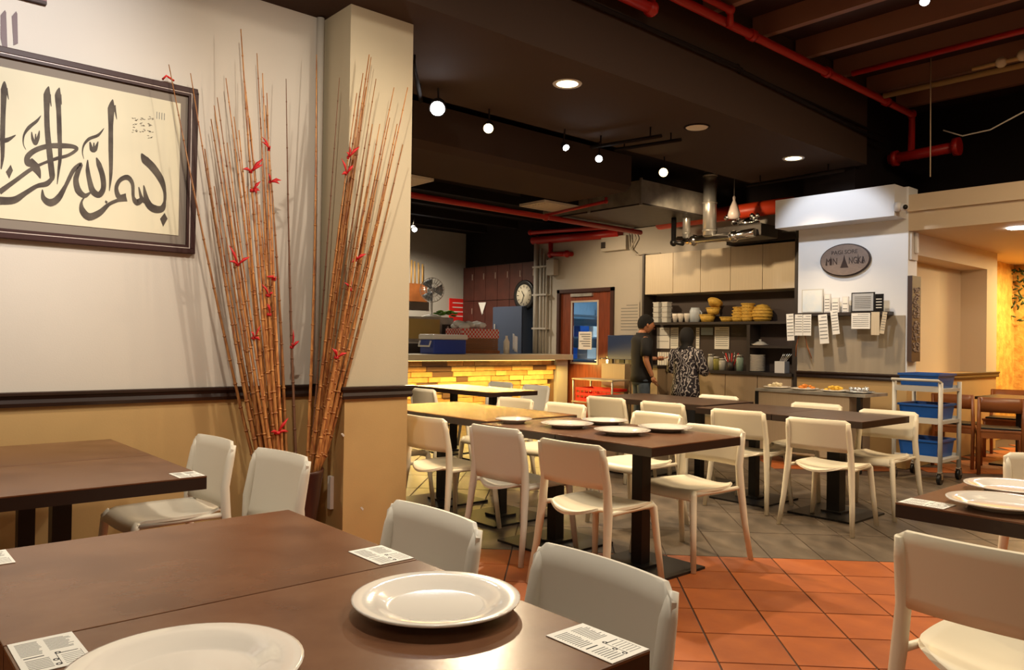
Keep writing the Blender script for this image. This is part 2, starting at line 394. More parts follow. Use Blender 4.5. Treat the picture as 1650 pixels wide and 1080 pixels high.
# cold room behind the door
CR = mat('pale_blue_tile', (.22, .33, .42), .3)
struct(box(11.9, 12, 8, 10.3, 0, 2.6).box(9.8, 12, 10.25, 10.32, 0, 2.6).box(9.8, 12, 8, 8.1, 0, 2.6).box(9.8, 12, 8, 10.3, 2.6, 2.7), 'wall_cold_room', CR)
rk = thing('steel_rack', 'steel shelving rack seen through the glass of the brown door', 'rack', (10.42, 9.98, 0), R(90))
for z in (.5, .95, 1.35, 1.75): box(-.2, .2, -.7, .7, z, z+.03).build('shelf', CHROME, rk)
for sx in (-.18, .18):
    for sy in (-.68, .68): box(sx-.015, sx+.015, sy-.015, sy+.015, 0, 1.95).build('post', CHROME, rk)
for k, (yy, zz, cc) in enumerate(((-.4, 1.38, 'white'), (0, 1.38, 'blue'), (.35, 1.38, 'white'), (-.3, .98, 'blue'), (.2, .98, 'white'))):
    o = MB().box(-.12, .12, -.13, .13, 0, .2).build('storage_tub', BLUE if cc == 'blue' else PAPER, loc=(10.42+yy, 9.98, zz), bevel=.01)
    tag(o, cc+' storage tub on the '+('upper' if zz > 1.2 else 'middle')+' shelf of the rack behind the door', 'tub', 'tubs on the steel rack, '+cc+' '+str(zz))
# ------------------------------------------------------------------ chairs
def smooth_leg(pts, r, sx=1): return MB().tube(pts, r, 10, sx)
SH = .775
def make_chair(m, tall=False):
    zb = .455 if tall else .555
    t = thing('dining_chair', 'x', 'chair')
    # seat: saddle sheet, rounded back edge, drooping front lip
    def seat(u, v):
        y = -.235+.43*v; x = (u-.5)*2
        wd = .195+.02*math.sin(math.pi*v)
        if v < .25: wd *= .80+.20*math.sin(v/.25*math.pi/2)
        z = .445-.022*(1-x*x)*math.sin(math.pi*min(1, v*1.05))+.004*abs(x)
        if v < .2: z += .006*(1-v/.2)
        if v > .85: z -= .05*((v-.85)/.15)**2
        k_ = max(0, 1-v/.35); yy = y - .075*(1-x*x)*k_; z -= .028*(1-x*x)*k_*k_
        return (x*wd, yy, z)
    MB().sheet(seat, 12, 12, .014).build('seat', m, t)
    def back(u, v):
        x = (u-.5)*2; z = zb+(SH-zb)*v
        cr = (.035 if tall else .02)*max(0, (abs(x)-.85)/.15)**2
        z = z - (cr if v > .5 else -cr*.8)
        y = -.277+.034*(SH-z)/.22*.9+.002 - .028*(1-x*x)
        return (x*.225, y+.012, z)
    MB().sheet(back, 14, 6, -.013).build('backrest', m, t)
    for s in (-1, 1):
        smooth_leg([(s*.258, -.30, 0), (s*.24, -.262, .22), (s*.225, -.238, .43), (s*.215, -.235, .56), (s*.212, -.262, .70), (s*.212, -.278, SH-.018)],
                   [.016, .019, .023, .022, .02, .012]).build('leg', m, t)
        smooth_leg([(s*.235, .205, 0), (s*.215, .185, .22), (s*.198, .168, .415), (s*.19, .15, .435)], [.016, .018, .021, .018]).build('leg', m, t)
        MB().tube([(s*.222, -.238, .43), (s*.205, -.1, .425), (s*.20, .16, .425)], [.013, .012, .014], 8).build('seat_rail', m, t)
    return t
CREAMC = make_chair(PLAS); TALLC = make_chair(mat('pale_grey_cream_plastic', (.68, .635, .545), .4, spec=.4), True)
FXP, FXM = -math.pi/2, math.pi/2   # facing +X / facing -X
used = set()
def chair(bx, by, face, label, twist=0, group=None, tall=False):
    "bx, by: middle of the top of the backrest"
    rz = (FXP if face > 0 else FXM)+R(twist)
    o = Vector((bx, by, 0)) - Matrix.Rotation(rz, 3, 'Z') @ Vector((0, -.278, 0))
    P_ = TALLC if tall else CREAMC
    if tall not in used: used.add(tall); c = P_; c.location = o; c.rotation_euler = (0, 0, rz); c['label'] = label
    else: c = dup(P_, o, rz, label)
    c['group'] = group or 'cream plastic dining chairs'
    return c
chair(1.36, 1.89, -1, 'cream plastic chair facing us across the front table, nearest the pillar', tall=True)
chair(1.36, 1.22, -1, 'cream plastic chair facing us at the right of the front table, nearest the camera', -3, tall=True)
chair(1.47, 3.93, -1, 'white plastic chair at the table against the cream wall, under the bamboo', 3, tall=True)
chair(1.52, 3.27, -1, 'white plastic chair standing in front of the dark bamboo vase', 6, tall=True)
chair(2.84, 2.78, 1, 'cream chair seen from behind at the middle table with the white plates, nearest the camera', 2)
chair(2.97, 3.53, 1, 'cream chair with tall tan backrest between the pillar and the plates table', 3, tall=True)
chair(4.14, 2.80, -1, 'cream chair at the right corner of the plates table, legs on the orange tiles', -3)
chair(4.57, 3.58, -1, 'yellowish cream chair across the plates table, behind the rightmost plate')
chair(4.60, 4.55, -1, 'cream chair across the glossy brown table, low in front of the wooden door', 2)
chair(4.62, 5.20, -1, 'cream chair across the glossy brown table, farther one towards the brick counter', 2)
chair(2.97, 4.26, 1, 'cream chair seen from behind just right of the pillar, at the glossy brown table', 3)
chair(2.98, 5.05, 1, 'cream chair mostly hidden by the pillar, only its seat and legs showing')
chair(5.45, 4.88, 1, 'cream chair seen from behind below the red crate', 3)
chair(5.42, 4.20, 1, 'cream chair seen from behind below the woman in the patterned blouse', 3)
chair(5.30, 3.38, 1, 'cream chair seen from behind at the long right-hand table, left of its pair', 6)
chair(5.16, 2.66, 1, 'cream chair seen from behind in front of the food counter, right of its pair', 4)
chair(6.55, 3.38, -1, 'cream chair top showing behind the long right-hand table, before the food counter', 4)
chair(6.36, 2.68, -1, 'cream chair at the right end of the long table, beside the blue tub trolley', 2)
chair(6.65, 4.45, -1, 'cream chair top showing behind the far table, right of the woman')
chair(4.66, 6.72, 1, 'cream chair seen from behind in front of the lit brick counter, beside the pillar')
chair(6.20, 6.62, -1, 'cream chair facing us before the brick counter, close to the wooden door', tall=True)
chair(6.28, 7.35, -1, 'cream chair facing us before the brick counter, second from the wooden door', tall=True)
chair(2.24, .70, 1, 'cream chair in the bottom right corner seen from behind')
chair(4.46, 1.09, -1, 'cream chair at the right edge of the picture, across the table with two plates', 35)
# ------------------------------------------------------------------ tables
def table(x0, x1, y0, y1, label, top=TOP, z=.75, px=None, w=.065):
    cx, cy = (x0+x1)/2, (y0+y1)/2
    t = thing('dining_table', label, 'table', (cx, cy, 0), group='square brown dining tables')
    hx, hy = (x1-x0)/2-.001, (y1-y0)/2-.001; g = .0
    MB().box(-hx-.0008, hx+.0008, -hy-.0008, hy+.0008, z-.006, z).build('tabletop', top, t, bevel=.002)
    MB().box(-hx, hx, -hy, hy, z-.05, z-.0061).build('top_edge', EDGE, t, label='near-black edge band')
    ox = (px-cx) if px else 0
    MB().box(ox-w/2, ox+w/2, -w/2, w/2, .03, z-.062).build('post', IRON, t)
    MB().box(ox-.22, ox+.22, -.2, .2, z-.062, z-.0501).build('bracket', IRON, t)
    b = MB(); b.box(ox-.27, ox+.27, -.25, .25, 0, .014); b.box(ox-.08, ox+.08, -.08, .08, .014, .03)
    b.build('base', IRON, t); return t
table(.23, 1.075, .85, 1.557, 'brown table nearest the camera with two white plates')
table(.23, 1.075, 1.560, 2.26, 'brown table with a menu card at its corner, joined behind the nearest table')
table(.24, 1.09, 2.99, 3.66, 'brown table beside the cream wall with a card at its right corner')
table(.24, 1.09, 3.665, 4.34, 'brown table pushed against the cream wall under the framed calligraphy')
table(3.15, 3.96, 2.50, 3.20, 'brown table with plates standing nearest the orange tiles', px=3.5, w=.075)
table(3.15, 3.96, 3.205, 3.88, 'brown table with plates joined to the glossy brown table', px=3.5, w=.075)
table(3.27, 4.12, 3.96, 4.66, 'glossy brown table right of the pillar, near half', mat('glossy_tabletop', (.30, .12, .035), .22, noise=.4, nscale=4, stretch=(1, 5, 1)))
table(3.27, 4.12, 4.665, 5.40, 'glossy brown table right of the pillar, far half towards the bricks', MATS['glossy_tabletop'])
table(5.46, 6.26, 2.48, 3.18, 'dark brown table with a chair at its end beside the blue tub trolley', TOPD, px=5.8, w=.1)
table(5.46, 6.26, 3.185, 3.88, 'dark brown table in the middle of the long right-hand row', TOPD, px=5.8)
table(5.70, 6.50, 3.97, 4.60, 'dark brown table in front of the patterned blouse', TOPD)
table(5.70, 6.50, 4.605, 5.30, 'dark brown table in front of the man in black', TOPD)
table(5.10, 5.78, 6.15, 6.85, 'far brown table before the brick counter, right half', MATS['glossy_tabletop'])
table(5.10, 5.78, 6.855, 7.55, 'far brown table before the brick counter, left half', MATS['glossy_tabletop'])
table(2.74, 3.50, .43, 1.13, 'brown table at the right edge of the picture with two plates')
# ------------------------------------------------------------------ plates
def plate(x, y, z, label, r=.165, group='white dinner plates'):
    prof = [(.0001, .010), (r*.55, .010), (r*.62, .012), (r*.70, .020), (r*.97, .0285), (r, .0275), (r*.99, .0235), (r*.72, .014), (r*.6, .004), (r*.58, 0), (r*.52, 0), (r*.5, .004), (.0001, .004)]
    o = MB().lathe(prof, 48).build('dinner_plate', PORC, loc=(x, y, z+.0005))
    return tag(o, label, 'plate', group)
plate(.905, 1.245, .75, 'white dinner plate on the nearest table, in front of the chair backs')
plate(.42, 1.225, .75, 'white dinner plate cut off by the bottom edge of the picture', .175)
plate(3.47, 3.42, .75, 'white plate on the middle table, leftmost of the four')
plate(3.48, 2.98, .75, 'white plate on the middle table, nearest the camera of the four')
plate(3.82, 3.42, .75, 'white plate on the middle table, behind its nearest plate', .15)
plate(3.83, 2.94, .75, 'white plate on the middle table, rightmost of the four')
plate(3.36, 3.80, .75, 'white plate at the left end of the middle table, partly under the glossy table', .12)
plate(2.93, .865, .75, 'nearer white plate on the table at the right edge', .165)
plate(3.29, .93, .75, 'farther white plate on the table at the right edge', .165)
# ------------------------------------------------------------------ printed cards
def card(x0, x1, y0, y1, z, label, rz=0, rot=False):
    cx, cy = (x0+x1)/2, (y0+y1)/2
    t = thing('menu_card', label, 'card', (cx, cy, z+.0006), rz, 'printed order cards')
    hx, hy = abs(x1-x0)/2, abs(y1-y0)/2
    MB().box(-hx, hx, -hy, hy, 0, .0012).build('paper', PAPER, t)
    b = MB(); g = MB(); rnd = random.Random(3)
    def mk(mb, a, c, d, e): mb.box(-hx+a*2*hx, -hx+c*2*hx, -hy+d*2*hy, -hy+e*2*hy, .0012, .0014)
    for k in range(11):                                   # paragraph lines
        mk(g, .08, .08+.3+rnd.random()*.06, .50+k*.04, .515+k*.04)
        mk(g, .52, .52+.3+rnd.random()*.12, .55+k*.035, .563+k*.035)
    for k in range(7): mk(g, .10, .45, .07+k*.045, .085+k*.045)
    for k in range(6): mk(g, .62, .92, .08+k*.05, .09+k*.05)
    for a, d in ((.52, .10), (.52, .24), (.60, .43)):
        for i in range(10):
            w_ = i/10*2*math.pi; mk(b, a+.035*math.cos(w_)-.012, a+.035*math.cos(w_)+.012, d+.025*math.sin(w_)-.008, d+.025*math.sin(w_)+.008)
    mk(b, .1, .40, .42, .44); mk(b, .56, .9, .40, .415); mk(b, .56, .57, .08, .4); mk(b, .93, .935, .08, .4)
    g.build('small_print', GINK, t, kind='stuff'); b.build('symbols', INK, t, kind='stuff')
    return t
card(.978, 1.074, .852, 1.01, .75, 'printed white card at the right corner of the nearest table')
card(.978, 1.074, 1.572, 1.72, .75, 'printed white card beside the table seam behind the plate')
card(.235, .333, 1.40, 1.556, .75, 'printed white card in the bottom left corner of the picture')
card(.235, .333, 2.11, 2.25, .75, 'printed white card at the left edge of the picture')
card(.99, 1.085, 2.995, 3.12, .75, 'printed white card on the corner of the table by the wall')
card(2.75, 2.86, .98, 1.125, .75, 'printed white card on the corner of the table at the right edge')
# ------------------------------------------------------------------ framed calligraphy on the left wall
YF = YW-.005
c0 = at(319, 144, 'Y', YW-.03); c1 = at(319, 410, 'Y', YW-.03)
fx1, fz1, fz0 = c0.x, c0.z, c1.z; fx0 = -.62
fr = thing('framed_calligraphy', 'large framed black calligraphy on cream paper, on the cream wall', 'picture', ((fx0+fx1)/2, YW, fz0))
ox = -(fx0+fx1)/2
FRM = mat('dark_mahogany_frame', (.035, .010, .008), .5, spec=.3)
def frame_ring(x0, x1, z0, z1, wd, y0, y1):
    mb = MB()
    for a in ((x0, x1, z0, z0+wd), (x0, x1, z1-wd, z1), (x0, x0+wd, z0+wd, z1-wd), (x1-wd, x1, z0+wd, z1-wd)):
        mb.box(a[0]+ox, a[1]+ox, y0, y1, a[2]-fz0, a[3]-fz0)
    return mb
frame_ring(fx0, fx1, fz0, fz1, .028, -.035, -.002).build('frame', FRM, fr, bevel=.004)
frame_ring(fx0+.028, fx1-.028, fz0+.028, fz1-.028, .006, -.028, -.004).build('frame_fillet', mat('pale_fillet', (.6, .5, .45), .4), fr)
frame_ring(fx0+.034, fx1-.034, fz0+.034, fz1-.034, .014, -.03, -.004).build('inner_frame', FRM, fr)
mt0 = fx1-.048
MB().box(fx0+.04+ox, mt0+ox, -.012, -.004, .04, fz1-fz0-.04).build('mount', mat('taupe_mount', (.20, .165, .135), .8), fr)
pc0 = at(291, 167, 'Y', YW-.014); pc1 = at(290, 380, 'Y', YW-.014)
MB().box(fx0+.16+ox, pc0.x+ox, -.016, -.012, pc1.z-fz0, pc0.z-fz0).build('paper', mat('cream_rice_paper', (.66, .60, .44), .8, noise=.12, nscale=2), fr)
INKB = mat('brush_ink', (.045, .032, .025), .8, noise=.5, nscale=14, col2=(.10, .08, .06))
def zpt(z, x, y): return (x/4.907, 130+y/4.907) if z == 1 else (110+x/4.155, 130+y/4.155) if z == 2 else (x, y)
def stroke(mb, z, pts, yoff, kw=1):
    sc = 1/4.907 if z == 1 else 1/4.155 if z == 2 else 1
    P = [(Vector((*zpt(z, a, b), 0)), w_*sc*kw) for a, b, w_ in pts]
    out = []
    for i in range(len(P)-1):
        p0, p1, p2, p3 = P[max(i-1, 0)], P[i], P[i+1], P[min(i+2, len(P)-1)]
        for k in range(5):
            t = k/5; t2 = t*t; t3 = t2*t
            v = .5*((2*p1[0])+(p2[0]-p0[0])*t+(2*p0[0]-5*p1[0]+4*p2[0]-p3[0])*t2+(3*p1[0]-p0[0]-3*p2[0]+p3[0])*t3)
            out.append((v, p1[1]*(1-t)+p2[1]*t))
    out.append(P[-1]); L = []; Rr = []
    for i, (v, w_) in enumerate(out):
        d = (out[min(i+1, len(out)-1)][0]-out[max(i-1, 0)][0]).normalized(); n = Vector((-d.y, d.x, 0))
        # pen held at an angle: widest on down-strokes to the right
        L.append(v+n*w_/2); Rr.append(v-n*w_/2)
    vs = []
    for v in L+Rr:
        p = at(v.x, v.y, 'Y', YW-.0165-yoff); vs.append((p.x+ox, p.y-YW, p.z-fz0))
    n = len(out); mb.add(vs, [(i, i+1, n+i+1, n+i) for i in range(n-1)])
def poly(mb, z, pts, yoff):
    vs = []
    for a, b in pts:
        p = at(*zpt(z, a, b), 'Y', YW-.0165-yoff); vs.append((p.x+ox, p.y-YW, p.z-fz0))
    mb.add(vs, [tuple(range(len(vs)))])
S1 = [[(35, 5, 8), (32, 70, 52), (25, 250, 40), (20, 450, 40), (20, 600, 30), (8, 700, 10)], [(50, 60, 22), (68, 150, 4)],
      [(0, 478, 40), (60, 468, 36), (125, 430, 6)],
      [(385, 45, 6), (372, 110, 56), (370, 250, 42), (375, 400, 44), (395, 600, 48), (412, 750, 46), (410, 790, 20)], [(392, 110, 22), (405, 205, 5)],
      [(470, 55, 6), (458, 115, 50), (465, 250, 38), (470, 400, 38), (475, 600, 30), (465, 700, 22), (452, 820, 5)], [(478, 110, 16), (487, 190, 4)],
      [(415, 770, 30), (370, 815, 44), (290, 835, 34), (200, 890, 40), (110, 945, 58), (0, 950, 66)],
      [(-5, 882, 46), (120, 792, 34), (240, 705, 32), (340, 655, 22), (450, 615, 28), (540, 590, 26), (608, 542, 26), (570, 520, 34), (480, 515, 44), (380, 518, 40), (280, 550, 42), (220, 600, 46), (218, 650, 46), (250, 660, 50)],
      [(240, 620, 30), (275, 680, 75), (300, 720, 50), (320, 775, 4)],
      [(325, 275, 3), (290, 320, 24), (230, 370, 30), (190, 430, 16), (185, 500, 8), (205, 545, 3)],
      [(250, 405, 6), (258, 460, 22), (282, 500, 24), (302, 450, 26), (312, 395, 6)], [(282, 420, 8), (280, 500, 20)],
      [(335, 860, 6), (345, 930, 40), (400, 965, 62), (460, 930, 52), (520, 830, 30), (580, 710, 34), (640, 660, 28), (615, 725, 40), (600, 790, 44), (620, 870, 52), (670, 910, 40), (720, 880, 8)]]
S2 = [[(298, 125, 4), (288, 185, 48), (285, 300, 32), (285, 450, 32), (285, 620, 24), (275, 740, 4)], [(308, 165, 20), (325, 260, 3)],
      [(130, 530, 6), (130, 600, 28), (145, 680, 34), (165, 740, 42), (205, 765, 42), (235, 720, 34), (230, 640, 36), (205, 560, 34), (188, 515, 6)],
      [(240, 318, 3), (200, 365, 20), (140, 390, 22), (105, 430, 14), (95, 480, 8), (105, 525, 2)],
      [(145, 410, 8), (158, 460, 28), (180, 460, 30), (200, 408, 6)], [(172, 415, 8), (170, 480, 20)],
      [(490, 487, 6), (515, 530, 52), (565, 580, 50), (620, 660, 42), (645, 740, 22), (645, 810, 18), (625, 858, 46), (575, 858, 52), (530, 815, 44), (505, 700, 6)],
      [(520, 812, 30), (492, 790, 26), (472, 712, 6)], [(500, 790, 30), (462, 815, 46), (436, 780, 20), (430, 690, 24), (395, 648, 36), (345, 668, 28), (322, 720, 26), (340, 778, 36), (388, 780, 52)],
      [(390, 785, 50), (330, 802, 24), (270, 830, 24), (210, 885, 42), (140, 912, 52), (95, 870, 42), (90, 810, 14), (130, 755, 4)]]
mb = MB()
for i, st in enumerate(S1): stroke(mb, 1, st, i*.00006)
for i, st in enumerate(S2): stroke(mb, 2, st, i*.00006+.0003)
poly(mb, 1, [(85, 665), (103, 710), (73, 775), (46, 722)], .0008); poly(mb, 2, [(645, 885), (665, 925), (635, 978), (615, 925)], .0008)
poly(mb, 2, [(250, 800), (265, 812), (255, 826), (245, 812)], .0009)
rnd = random.Random(5)
for cx_ in (447, 497, 550):
    for k in range(4 if cx_ > 540 else 3):
        cy_ = 250+k*42+(8 if cx_ < 480 else 0)
        for j in range(5):
            a, b = cx_+rnd.uniform(-16, 16), cy_+rnd.uniform(-12, 12)
            stroke(mb, 2, [(a-7, b+rnd.uniform(-5, 5), 1.5), (a, b, 4), (a+7, b+rnd.uniform(-6, 6), 1.5)], .0005)
# strokes outside the frame on the left continue the phrase
for st in ([(-60, 10, 8), (-62, 90, 46), (-66, 400, 40), (-70, 700, 10)], [(-200, 880, 50), (-100, 930, 60), (0, 950, 66)], [(-380, 60, 40), (-390, 700, 30)], [(-400, 800, 40), (-300, 880, 50), (-200, 870, 40)]):
    stroke(mb, 1, st, .0001)
mb.build('brush_strokes', INKB, fr)
seal = MB()
for k in range(4):
    seal.box(at(251, 180, 'Y', YW).x+ox+k*.013, at(251, 180, 'Y', YW).x+ox+k*.013+.003, -.0178, -.0165, at(255, 193, 'Y', YW).z-fz0, at(255, 182, 'Y', YW).z-fz0)
seal.build('seal_stamp', GINK, fr)
# small red hook over the frame
tag(MB().tube([at(262, 128, 'Y', YW-.03), at(268, 122, 'Y', YW-.06), at(280, 130, 'Y', YW-.03)], .006, 6).build('ribbon_bow', BRIGHTRED), 'small dark red bow above the top right of the calligraphy frame', 'bow')
# wall lettering and board above
wlt = MB()
def wstroke(pts):
    vs = []
    for a, b in pts: p = at(a, b, 'Y', YW-.003); vs.append(tuple(p))
    n = len(vs); vs2 = [(x, YW-.0005, z) for x, y, z in vs]
    wlt.add(vs+vs2, [tuple(range(n)), tuple(range(n, 2*n))[::-1]]+[(k, (k+1) % n, n+(k+1) % n, n+k) for k in range(n)])
wstroke([(1, 24), (8, 16), (10, 20), (12, 77), (5, 80), (1, 60)]); wstroke([(19, 26), (26, 18), (28, 22), (29, 70), (22, 73)])
tag(wlt.build('wall_lettering', mat('maroon_letter', (.07, .018, .02), .5)), 'two dark maroon letter strokes on the wall above the calligraphy frame', 'lettering')
p0 = at(75, 8, 'Y', YW-.02)
bd = thing('hanging_board', 'maroon board cut off by the top left corner of the picture', 'sign', (p0.x-.4, YW-.015, p0.z+.12))
MB().box(-.4, .4, -.012, .012, -.105, .12).build('panel', mat('maroon_board', (.18, .06, .07), .5), bd); MB().box(-.4, .4, -.014, .014, -.12, -.105).build('lower_lip', FRM, bd)
# ------------------------------------------------------------------ bamboo in the vase
VX, VY = 2.02, 4.24
vs_ = thing('floor_vase', 'tall dark brown floor vase in the corner by the pillar, holding bamboo', 'vase', (VX, VY, 0))
MB().lathe([(.0001, .01), (.12, 0), (.13, .02), (.135, .1), (.165, .3), (.185, .46), (.192, .50), (.195, .515), (.188, .52), (.176, .505), (.16, .45), (.14, .3), (.11, .05), (.0001, .04)], 32).build('body', mat('dark_vase_glaze', (.035, .010, .008), .3), vs_)
def cane(tip, ty, bot, by, r, label, group, ribs=(), twig=False):
    """tip/bot pixels; ty/by their Y planes"""
    a = at(*bot, 'Y', by); b = at(*tip, 'Y', ty); b.z = min(b.z, CZ-.06)
    # root the cane inside the vase mouth
    d = (a-b).normalized(); rt = a + d*(max(0, a.z-.40)/max(.2, -d.z)) if a.z > .40 else a
    rt.x = min(max(rt.x, VX-.12), VX+.12); rt.y = min(max(rt.y, VY-.10), VY+.10)
    t = thing('bamboo_cane', label, 'bamboo cane', rt, group=group)
    n = 9; path = []; rr = []
    sw = random.uniform(-.02, .02)
    for i in range(n+1):
        s_ = i/n
        if s_ < .12: p = rt.lerp(a.lerp(b, .05), s_/.12)
        else: p = a.lerp(b, .05+(s_-.12)/.88*.95)
        p = p + Vector((sw, 0, 0))*math.sin(math.pi*s_)
        path.append(p-rt); rr.append(r*(1-.78*s_))
    mb = MB(); mb.tube(path, rr, 6)
    for i in range(1, n):
        for f in (0, .5):
            pp = path[i].lerp(path[i+1] if i < n else path[i], f); r2 = rr[i]
            dd = (path[i+1]-path[i-1]).normalized()*.004
            mb.tube([pp-dd, pp+dd], r2*1.28, 6)
    st_ = mb.build('stem', BAMT if twig else BAM, t)
    for (f, sc) in ribs:
        i = min(int(f*n), n-1); pp = path[i].lerp(path[i+1], f*n-i); rb = MB()
        for k in range(3):
            an = random.uniform(0, 6.28); e = Vector((math.cos(an)*.05, -.012, random.uniform(-.02, .06)+k*.015))*sc
            s1 = Vector((0, -.010, 0))
            rb.tube([pp+s1, pp+s1+e*.5+Vector((0, -.006, .008)), pp+s1+e], [.003*sc, .008*sc, .001], 5, .45)
        rb.tube([pp+Vector((0, 0, -.008)), pp+Vector((0, 0, .008))], rr[i]*1.8, 6)
        rb.build('red_leaf', mat('red_ribbon', (.55, .01, .015), .6), st_, label='red paper leaf tied on')
    return t
GL = ('thin dry bamboo cane leaning left in the bundle by the frame', 'bamboo leaning left')
GR = ('thin dry bamboo cane leaning right across the pillar', 'bamboo leaning right')
L_ = [((272, 104), (412, 757), 4.38), ((307, 118), (418, 757), 4.38), ((340, 192), (424, 757), 4.36), ((350, 157), (428, 757), 4.34), ((364, 126), (434, 757), 4.36),
      ((377, 188), (438, 757), 4.33), ((392, 110), (446, 757), 4.38), ((414, 86), (452, 757), 4.36), ((423, 118), (458, 757), 4.34),
      ((330, 240), (421, 757), 4.30), ((345, 300), (427, 757), 4.30), ((385, 210), (436, 757), 4.30), ((402, 190), (443, 757), 4.30), ((356, 330), (430, 757), 4.32), ((410, 260), (450, 757), 4.33),
      ((428, 170), (461, 757), 4.38), ((398, 300), (440, 757), 4.26), ((418, 330), (455, 757), 4.24)]
for i, (tp, bt, ty) in enumerate(L_):
    cane(tp, ty, bt, 4.24+random.uniform(-.04, .04), .0105+.004*random.random(), GL[0], GL[1])
cane((388, 47), 4.34, (448, 757), 4.2, .0135, 'tallest bamboo cane, rising highest beside the frame', None, [(.70, 1.3), (.66, 1.2)])
cane((430, 150), 4.30, (456, 757), 4.2, .012, 'bamboo cane with red leaves high up, just right of the tallest', None, [(.86, 1.1), (.78, 1.2), (.54, 1.1)])
cane((345, 170), 4.30, (437, 757), 4.18, .012, 'left-leaning bamboo cane with a red leaf level with the frame bottom', None, [(.60, 1.2)])
cane((420, 190), 4.30, (452, 757), 4.18, .012, 'bamboo cane with red leaves halfway between the tallest cane and the lone centre cane', None, [(.53, 1), (.48, 1), (.17, 1.2)])
cane((366, 230), 4.28, (442, 757), 4.16, .011, 'left-leaning bamboo cane with a low red leaf above the chair rail', None, [(.45, 1.1)])
cane((461, 127), 4.40, (478, 757), 4.26, .010, 'lone straight bamboo cane in the centre with one red leaf', None, [(.36, 1.2)], True)
cane((510, 88), 4.38, (494, 757), 4.24, .012, 'straight pale bamboo cane just left of the white corner pipe', None)
cane((547, 125), 4.13, (500, 757), 4.26, .009, 'thin dark bamboo twig passing in front of the corner pipe', None, twig=True)
R_ = [((595, 88), (503, 757), 4.06), ((598, 92), (505, 757), 4.05), ((585, 118), (500, 757), 4.06), ((606, 127), (508, 757), 4.04), ((590, 140), (506, 757), 4.02), ((635, 141), (513, 757), 4.02),
      ((657, 141), (516, 757), 4.0), ((649, 233), (518, 757), 3.98), ((580, 150), (502, 757), 4.08), ((628, 190), (511, 757), 4.0), ((640, 200), (514, 757), 4.0), ((600, 200), (507, 757), 4.04),
      ((570, 240), (498, 757), 4.1), ((610, 260), (510, 757), 4.0), ((592, 300), (504, 757), 4.04), ((622, 300), (514, 757), 3.98)]
for i, (tp, bt, ty) in enumerate(R_):
    cane(tp, ty, bt, 4.22+random.uniform(-.05, .03), .011+.004*random.random(), GR[0], GR[1])
cane((575, 150), 4.02, (503, 757), 4.16, .012, 'right-leaning bamboo cane with red leaves high on the pillar', None, [(.80, 1.3), (.84, 1.2)])
cane((612, 200), 4.0, (510, 757), 4.14, .012, 'right-leaning bamboo cane with red leaves level with the frame bottom', None, [(.63, 1.3), (.55, 1)])
cane((604, 250), 3.98, (508, 757), 4.12, .012, 'right-leaning bamboo cane with a low bright red leaf above the rail', None, [(.40, 1.2)])
p = at(521, 826, 'Y', 4.32)
tag(MB().box(-.012, .012, -.02, .02, 0, .2).build('wall_socket', PLASB, loc=(2.317, 4.30, .24), bevel=.003), 'white narrow box low on the pillar side behind the vase', 'socket')
# ================================================================== brick counter
CX0, CX1, CY, CT = 5.52, 9.42, 9.4, 1.07
cn = thing('brick_counter', 'long counter faced with lit yellow bricks under a beige top', 'counter', ((CX0+CX1)/2, CY+.3, 0))
cox = (CX0+CX1)/2
MB().box(CX0-cox, CX1-cox, -.24, .28, 0, CT-.09).build('body', mat('mortar', (.20, .11, .05), .9), cn)
MB().box(CX0-cox, CX1+.12-cox, -.42, .32, CT-.09, CT).build('counter_top', mat('beige_stone_top', (.52, .44, .30), .35), cn, bevel=.006)
MB().box(CX1-.16-cox, CX1+.1-cox, -.31, -.24, 0, CT-.09).build('end_post', W_GREY, cn)
MB().box(CX0-cox, CX1-.2-cox, -.30, -.285, CT-.097, CT-.091).build('light_strip', mat('led_strip', (1, .8, .4), emit=(1, .72, .25), es=3), cn)
BR = [instvar(mat('yellow_brick', (.66, .42, .14), .8, noise=.3, nscale=10, bump=.5, bscale=40), .2), instvar(mat('orange_brick', (.58, .30, .09), .8, noise=.3, nscale=10, bump=.5, bscale=40), .2), mat('dark_brick', (.14, .07, .04), .8, bump=.5)]
rnd = random.Random(12); meshes = {}
for L in (.22, .3, .38, .46):
    for mi, mm in enumerate(BR):
        o = MB().box(.004, L-.004, -.05, 0, .003, .077).build('brick', mm, None, bevel=.003); meshes[(L, mi)] = o.data; bpy.data.objects.remove(o)
for r_ in range(12):
    x = CX0+.0-rnd.random()*.2; z = .012+r_*.08
    while x < CX1-.2:
        L = rnd.choice((.22, .3, .38, .46)); k = rnd.random(); mi = 0 if k < .62 else 1 if k < .94 else 2
        if x+L > CX1-.16: L = .22
        if x+L > CX1-.15: break
        if x > 5.6 and x > CX0+.02:
            o = bpy.data.objects.new('brick', meshes[(L, mi)]); COL.objects.link(o); o.parent = cn; o.location = (x-cox, -.24+rnd.uniform(-.012, .008), z)
        x += L
# things on and behind the counter -------------------------------------
def cyl(r, h, n=20, r2=None): 
    r2 = r2 if r2 is not None else r
    return MB().lathe([(.0001, 0), (r, 0), (r2, h), (.0001, h)], n)
# cooler
c = thing('cool_box', 'blue cool box with white lid on the brick counter', 'cool box', (7.12, 9.72, CT))
MB().box(-.31, .31, -.18, .18, .0, .22).build('body', mat('navy_plastic', (.02, .05, .32), .35), c, bevel=.02)
MB().box(-.33, .33, -.2, .2, .221, .30).build('lid', PLASB, c, bevel=.02)
MB().tube([(-.335, -.14, .2), (-.36, -.14, .12), (-.36, .14, .12), (-.335, .14, .2)], .014, 8).build('handle', PLASB, c)
